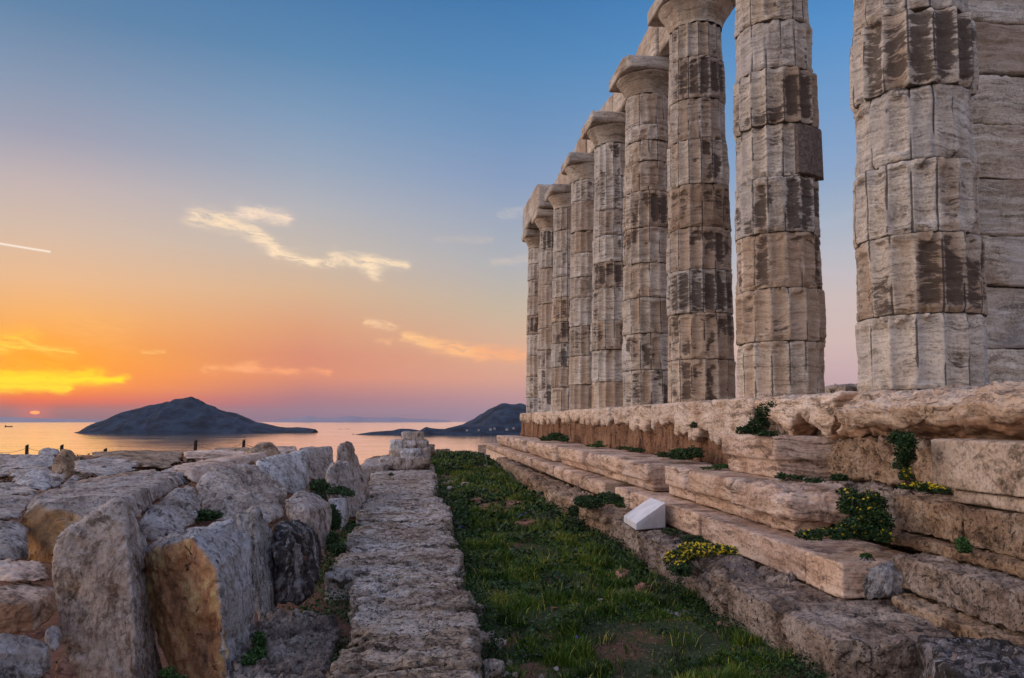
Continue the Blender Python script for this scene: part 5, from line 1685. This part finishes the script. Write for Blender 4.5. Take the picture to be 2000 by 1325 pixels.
plant('shrub', [L3(632, 950, 9.6, .16, .3, .08), L3(660, 960, 9.2, .14, .2, .05), L3(680, 965, 9.0, .08, .2, .04), L3(618, 945, 9.8, .08, .2, .04)], 5200, .03, 'dark trailing plant between the straight-topped block and the ribbed upright slab', 'shrub', 'leaf', seed=37)
plant('shrub', [L3(395, 1010, 6.6, .12, .12, .05), L3(415, 1008, 6.8, .08, .12, .04), L3(378, 1000, 6.9, .04, .1, .05)], 3200, .024, 'small dark bush behind the two-toned block', 'shrub', 'leaf', seed=38)
plant('tuft', [L3(655, 1020, 7.6, .05, .15, .12), L3(650, 1060, 7.0, .05, .12, .10), L3(660, 1075, 6.8, .07, .15, .06), L3(648, 1000, 7.9, .04, .1, .08)], 4200, .024, 'green creeper hanging in the gap beside the wedge-cut block', 'plant', 'leaf', seed=39)
plant('tuft', [L3(505, 1255, 4.35, .04, .06, .06), L3(500, 1280, 4.2, .06, .06, .04), L3(485, 1290, 4.1, .05, .05, .03)], 2600, .014, 'green plant at the foot of the two-toned block', 'plant', 'ivy', seed=40)
plant('tuft', [L3(690, 1030, 8.4, .09, .15, .03)], 1300, .022, 'small green plant at the foot of the small squared block', 'plant', 'leaf', seed=41)
plant('tuft', [L3(325, 1318, 3.95, .05, .05, .03), L3(345, 1330, 3.9, .05, .05, .03)], 900, .013, 'green sprig between the tall leaning slab and the two-toned block', 'plant', 'ivy', seed=42)
plant('tuft', [L3(763, 928, 15.6, .05, .1, .02)], 220, .035, 'tiny green tuft growing on the pale path slab', 'tuft', 'ivy', seed=43)

# ------------------------------------------------------------------ grass and ground cover
rs = np.random.default_rng(99)


def bare(x, y):
    """patches of bare soil"""
    p = np.stack([x, y * .7, x * 0], 1)
    b = sst(fbm(p / .42, 5, 401), .44, .55)
    b = b * sst(np.abs(x - 1.95) + 0, -.1, .02)
    cl = sst(-(x - .75), -.25, .15) * sst(y, 4.2, 5) * (1 - sst(y, 8.5, 9.5)) * .55       # scruffier along the path side
    return np.clip(b - cl * sst(vn(p / .2, 402), .45, .65), 0, 1)


def scatter(n, x0, x1, y0, y1, pw):
    u = rs.uniform(0, 1, n)
    y = (y0 ** (1 - pw) + u * (y1 ** (1 - pw) - y0 ** (1 - pw))) ** (1 / (1 - pw))
    x = rs.uniform(x0, x1, n)
    return x, y


def blades(n, x0, x1, y0, y1, keep, h0, seed):
    x, y = scatter(n, x0, x1, y0, y1, 1.4)
    k = rs.uniform(0, 1, n) < keep(x, y)
    x, y = x[k], y[k]
    n = len(x)
    z = ground_z(x, y) - .005
    far = np.clip(y / 5, .7, 5)
    tall = .35 + 2.4 * sst(fbm(np.stack([x, y, x * 0], 1) / .16, 3, seed), .42, .75) + .4 * fbm(np.stack([x, y, x * 0], 1) / .25, 2, seed)
    H = h0 * tall * rs.uniform(.5, 1.2, n) * far ** .25
    W = .0032 * far ** .8 * rs.uniform(.7, 1.3, n)
    a = rs.uniform(0, 2 * np.pi, n)
    ln = rs.uniform(.1, .9, n) * H
    b_ = rs.uniform(0, 2 * np.pi, n)
    sx, sy = np.cos(a) * W, np.sin(a) * W
    lx, ly = np.cos(b_) * ln, np.sin(b_) * ln
    V = np.stack([np.stack([x - sx, y - sy, z], 1), np.stack([x + sx, y + sy, z], 1), np.stack([x + sx * .7 + lx * .4, y + sy * .7 + ly * .4, z + H * .65], 1), np.stack([x - sx * .7 + lx * .4, y - sy * .7 + ly * .4, z + H * .65], 1),
                  np.stack([x + lx, y + ly, z + H], 1)], 1).reshape(-1, 3)
    i = np.arange(n)[:, None] * 5
    Fq = i + np.array([[0, 1, 2, 3]])
    Ft = i + np.array([[3, 2, 4, 4]])
    tone = np.clip(-.22 + 1.35 * fbm(np.stack([x, y, x * 0], 1) / .30, 4, seed + 9) + rs.normal(0, .18, n), 0, 1)
    dry = rs.uniform(0, 1, n) < .05
    tone = np.where(dry, 1.0, tone * .9)
    return V, Fq, Ft, np.repeat(tone, 5)


def keep_mid(x, y):
    return np.clip(bare(x, y), .12, 1) * (y < 31) * (np.abs(x) < 5)


V, Fq, Ft, tn = blades(270000, .34, 2.12, 2.7, 31, keep_mid, .031, 410)
n4 = len(V)
me = bpy.data.meshes.new('grass')
faces = [tuple(f) for f in Fq.tolist()] + [tuple(f[:3]) for f in Ft.tolist()]
me.from_pydata(V.tolist(), [], faces)
fattr(me, 'tone', tn)
me.update()
o = link('grass', me, M['grass'])
props(o, 'short green turf between the path and the temple steps', 'grass', kind='stuff')


def cover(name, n, x0, x1, y0, y1, keep, size, mat, label, seed, zoff=.02):
    x, y = scatter(n, x0, x1, y0, y1, 1.3)
    k = rs.uniform(0, 1, n) < keep(x, y)
    x, y = x[k], y[k]
    P = np.stack([x, y, ground_z(x, y) + rs.uniform(0, 1, len(x)) ** 1.5 * zoff * (1 + np.clip(y / 8, 0, 2))], 1)
    L = size * np.clip(y / 5, .8, 4)
    me = leaves_mesh(name, P, L, rs, up=.6, quadw=.8)
    o = link(name, me, M[mat])
    return props(o, label, 'ground cover', kind='stuff')


def keep_cl(x, y):
    p = np.stack([x, y, x * 0], 1)
    return np.clip(.10 + sst(fbm(p / .35, 3, 420), .48, .62), 0, 1) * np.clip(bare(x, y) + .12, 0, 1)


cover('clover', 80000, .36, 2.1, 2.7, 20, keep_cl, .013, 'ivy', 'small round-leaved weeds mixed into the turf', 421)


def keep_left(x, y):
    p = np.stack([x, y, x * 0], 1)
    band = sst(x, -1.05, -.75) * (1 - sst(x, -.36 - .27 * (y > 6.0) , -.30 - .27 * (y > 6.0)))
    return np.clip(sst(fbm(p / .3, 3, 430), .36, .52), .05, 1) * np.clip(band, 0, 1)


def keep_rose(x, y):
    p = np.stack([x, y, x * 0], 1)
    return sst(fbm(p / .22, 3, 470), .56, .66)


cover('broad_weeds', 26000, .36, 2.1, 2.8, 14, keep_rose, .026, 'leaf', 'dark broad-leaved weeds growing in clumps through the turf', 471, .035)
cover('weeds', 42000, -1.6, -.25, 3.0, 12, keep_left, .017, 'ivy', 'leafy weeds in the gap between the heap of blocks and the path', 431, .05)


def keep_far(x, y):
    p = np.stack([x, y, x * 0], 1)
    return sst(fbm(p / .8, 3, 440), .40, .55)


cover('weeds', 6000, -1.8, -.9, 12.5, 20, keep_far, .018, 'leaf', 'green weeds on the slope beyond the pointed slab', 441, .04)
cover('weeds', 14000, -7.5, -1.7, 4, 17, keep_far, .016, 'leaf', 'thin weeds growing between the tumbled marble blocks', 443, .03)
cover('weeds', 6000, .36, 2.4, 20, 31, keep_far, .018, 'leaf', 'green weeds at the far end of the terrace', 442, .03)


def keep_edge(x, y):
    p = np.stack([x, y, x * 0], 1)
    return sst(fbm(p / .3, 3, 450), .42, .6)


cover('weeds', 16000, .30, .50, 3.5, 14, keep_edge, .014, 'leaf', 'dark weeds hugging the right side of the path slabs', 451, .09)
cover('weeds', 15000, 1.80, 2.12, 3.3, 12, keep_edge, .014, 'leaf', 'dark weeds along the foot of the foundation stones', 452, .05)
# a few violet flowers
for k, (x, y) in enumerate([(1062, 1163), (1124, 1073), (1126, 1245), (1250, 1003), (1028, 1003), (1040, 1000), (900, 1030), (1018, 1006)]):
    p = onz(x, y, -1.27)
    s0 = .009 * max(1, p[1] / 6)
    V, Fc = [], []
    for pth in range(5):
        t0 = pth * 2 * math.pi / 5
        o0 = len(V)
        for rr, dt in ((.1, 0), (.8, -.45), (1.1, 0), (.8, .45)):
            V.append((p[0] + math.cos(t0 + dt) * s0 * rr, p[1] + math.sin(t0 + dt) * s0 * rr * .6, p[2] + s0 * .6 * rr * math.sin(t0 + dt) + s0 * .3))
        Fc.append((o0, o0 + 1, o0 + 2, o0 + 3))
    root = empty('wildflower', (p[0], p[1], p[2] - .04), 'small violet wildflower in the grass', 'wildflower', 'violet wildflowers')
    me = mk('petals', V, Fc, False)
    fattr(me, 'tone', np.full(len(V), .6))
    link('petals', me, M['purple'], root)
    V, Fc = tube([(p[0], p[1], p[2] - .05), (p[0], p[1], p[2] + s0 * .3)], .0012, 4)
    link('stem', mk('stem', V, Fc), M['stem'], root)

# ------------------------------------------------------------------ haze: one closed box of even air, the sky outside it
hm = bpy.data.materials.new('haze_air')
hm.use_nodes = True
hm.node_tree.nodes.clear()
hv = hm.node_tree.nodes.new('ShaderNodeVolumePrincipled')
hv.inputs['Color'].default_value = (.82, .84, .92, 1)
hv.inputs['Density'].default_value = 1.7e-5
hv.inputs['Anisotropy'].default_value = .2
ho_ = hm.node_tree.nodes.new('ShaderNodeOutputMaterial')
hm.node_tree.links.new(hv.outputs[0], ho_.inputs['Volume'])
me = box_mesh(-26000, 26000, -26000, 26000, -140, 330)
props(link('haze', me, hm), 'thin evening haze over the sea', 'haze', kind='stuff')

bpy.data.objects.remove(_tmp, do_unlink=True)
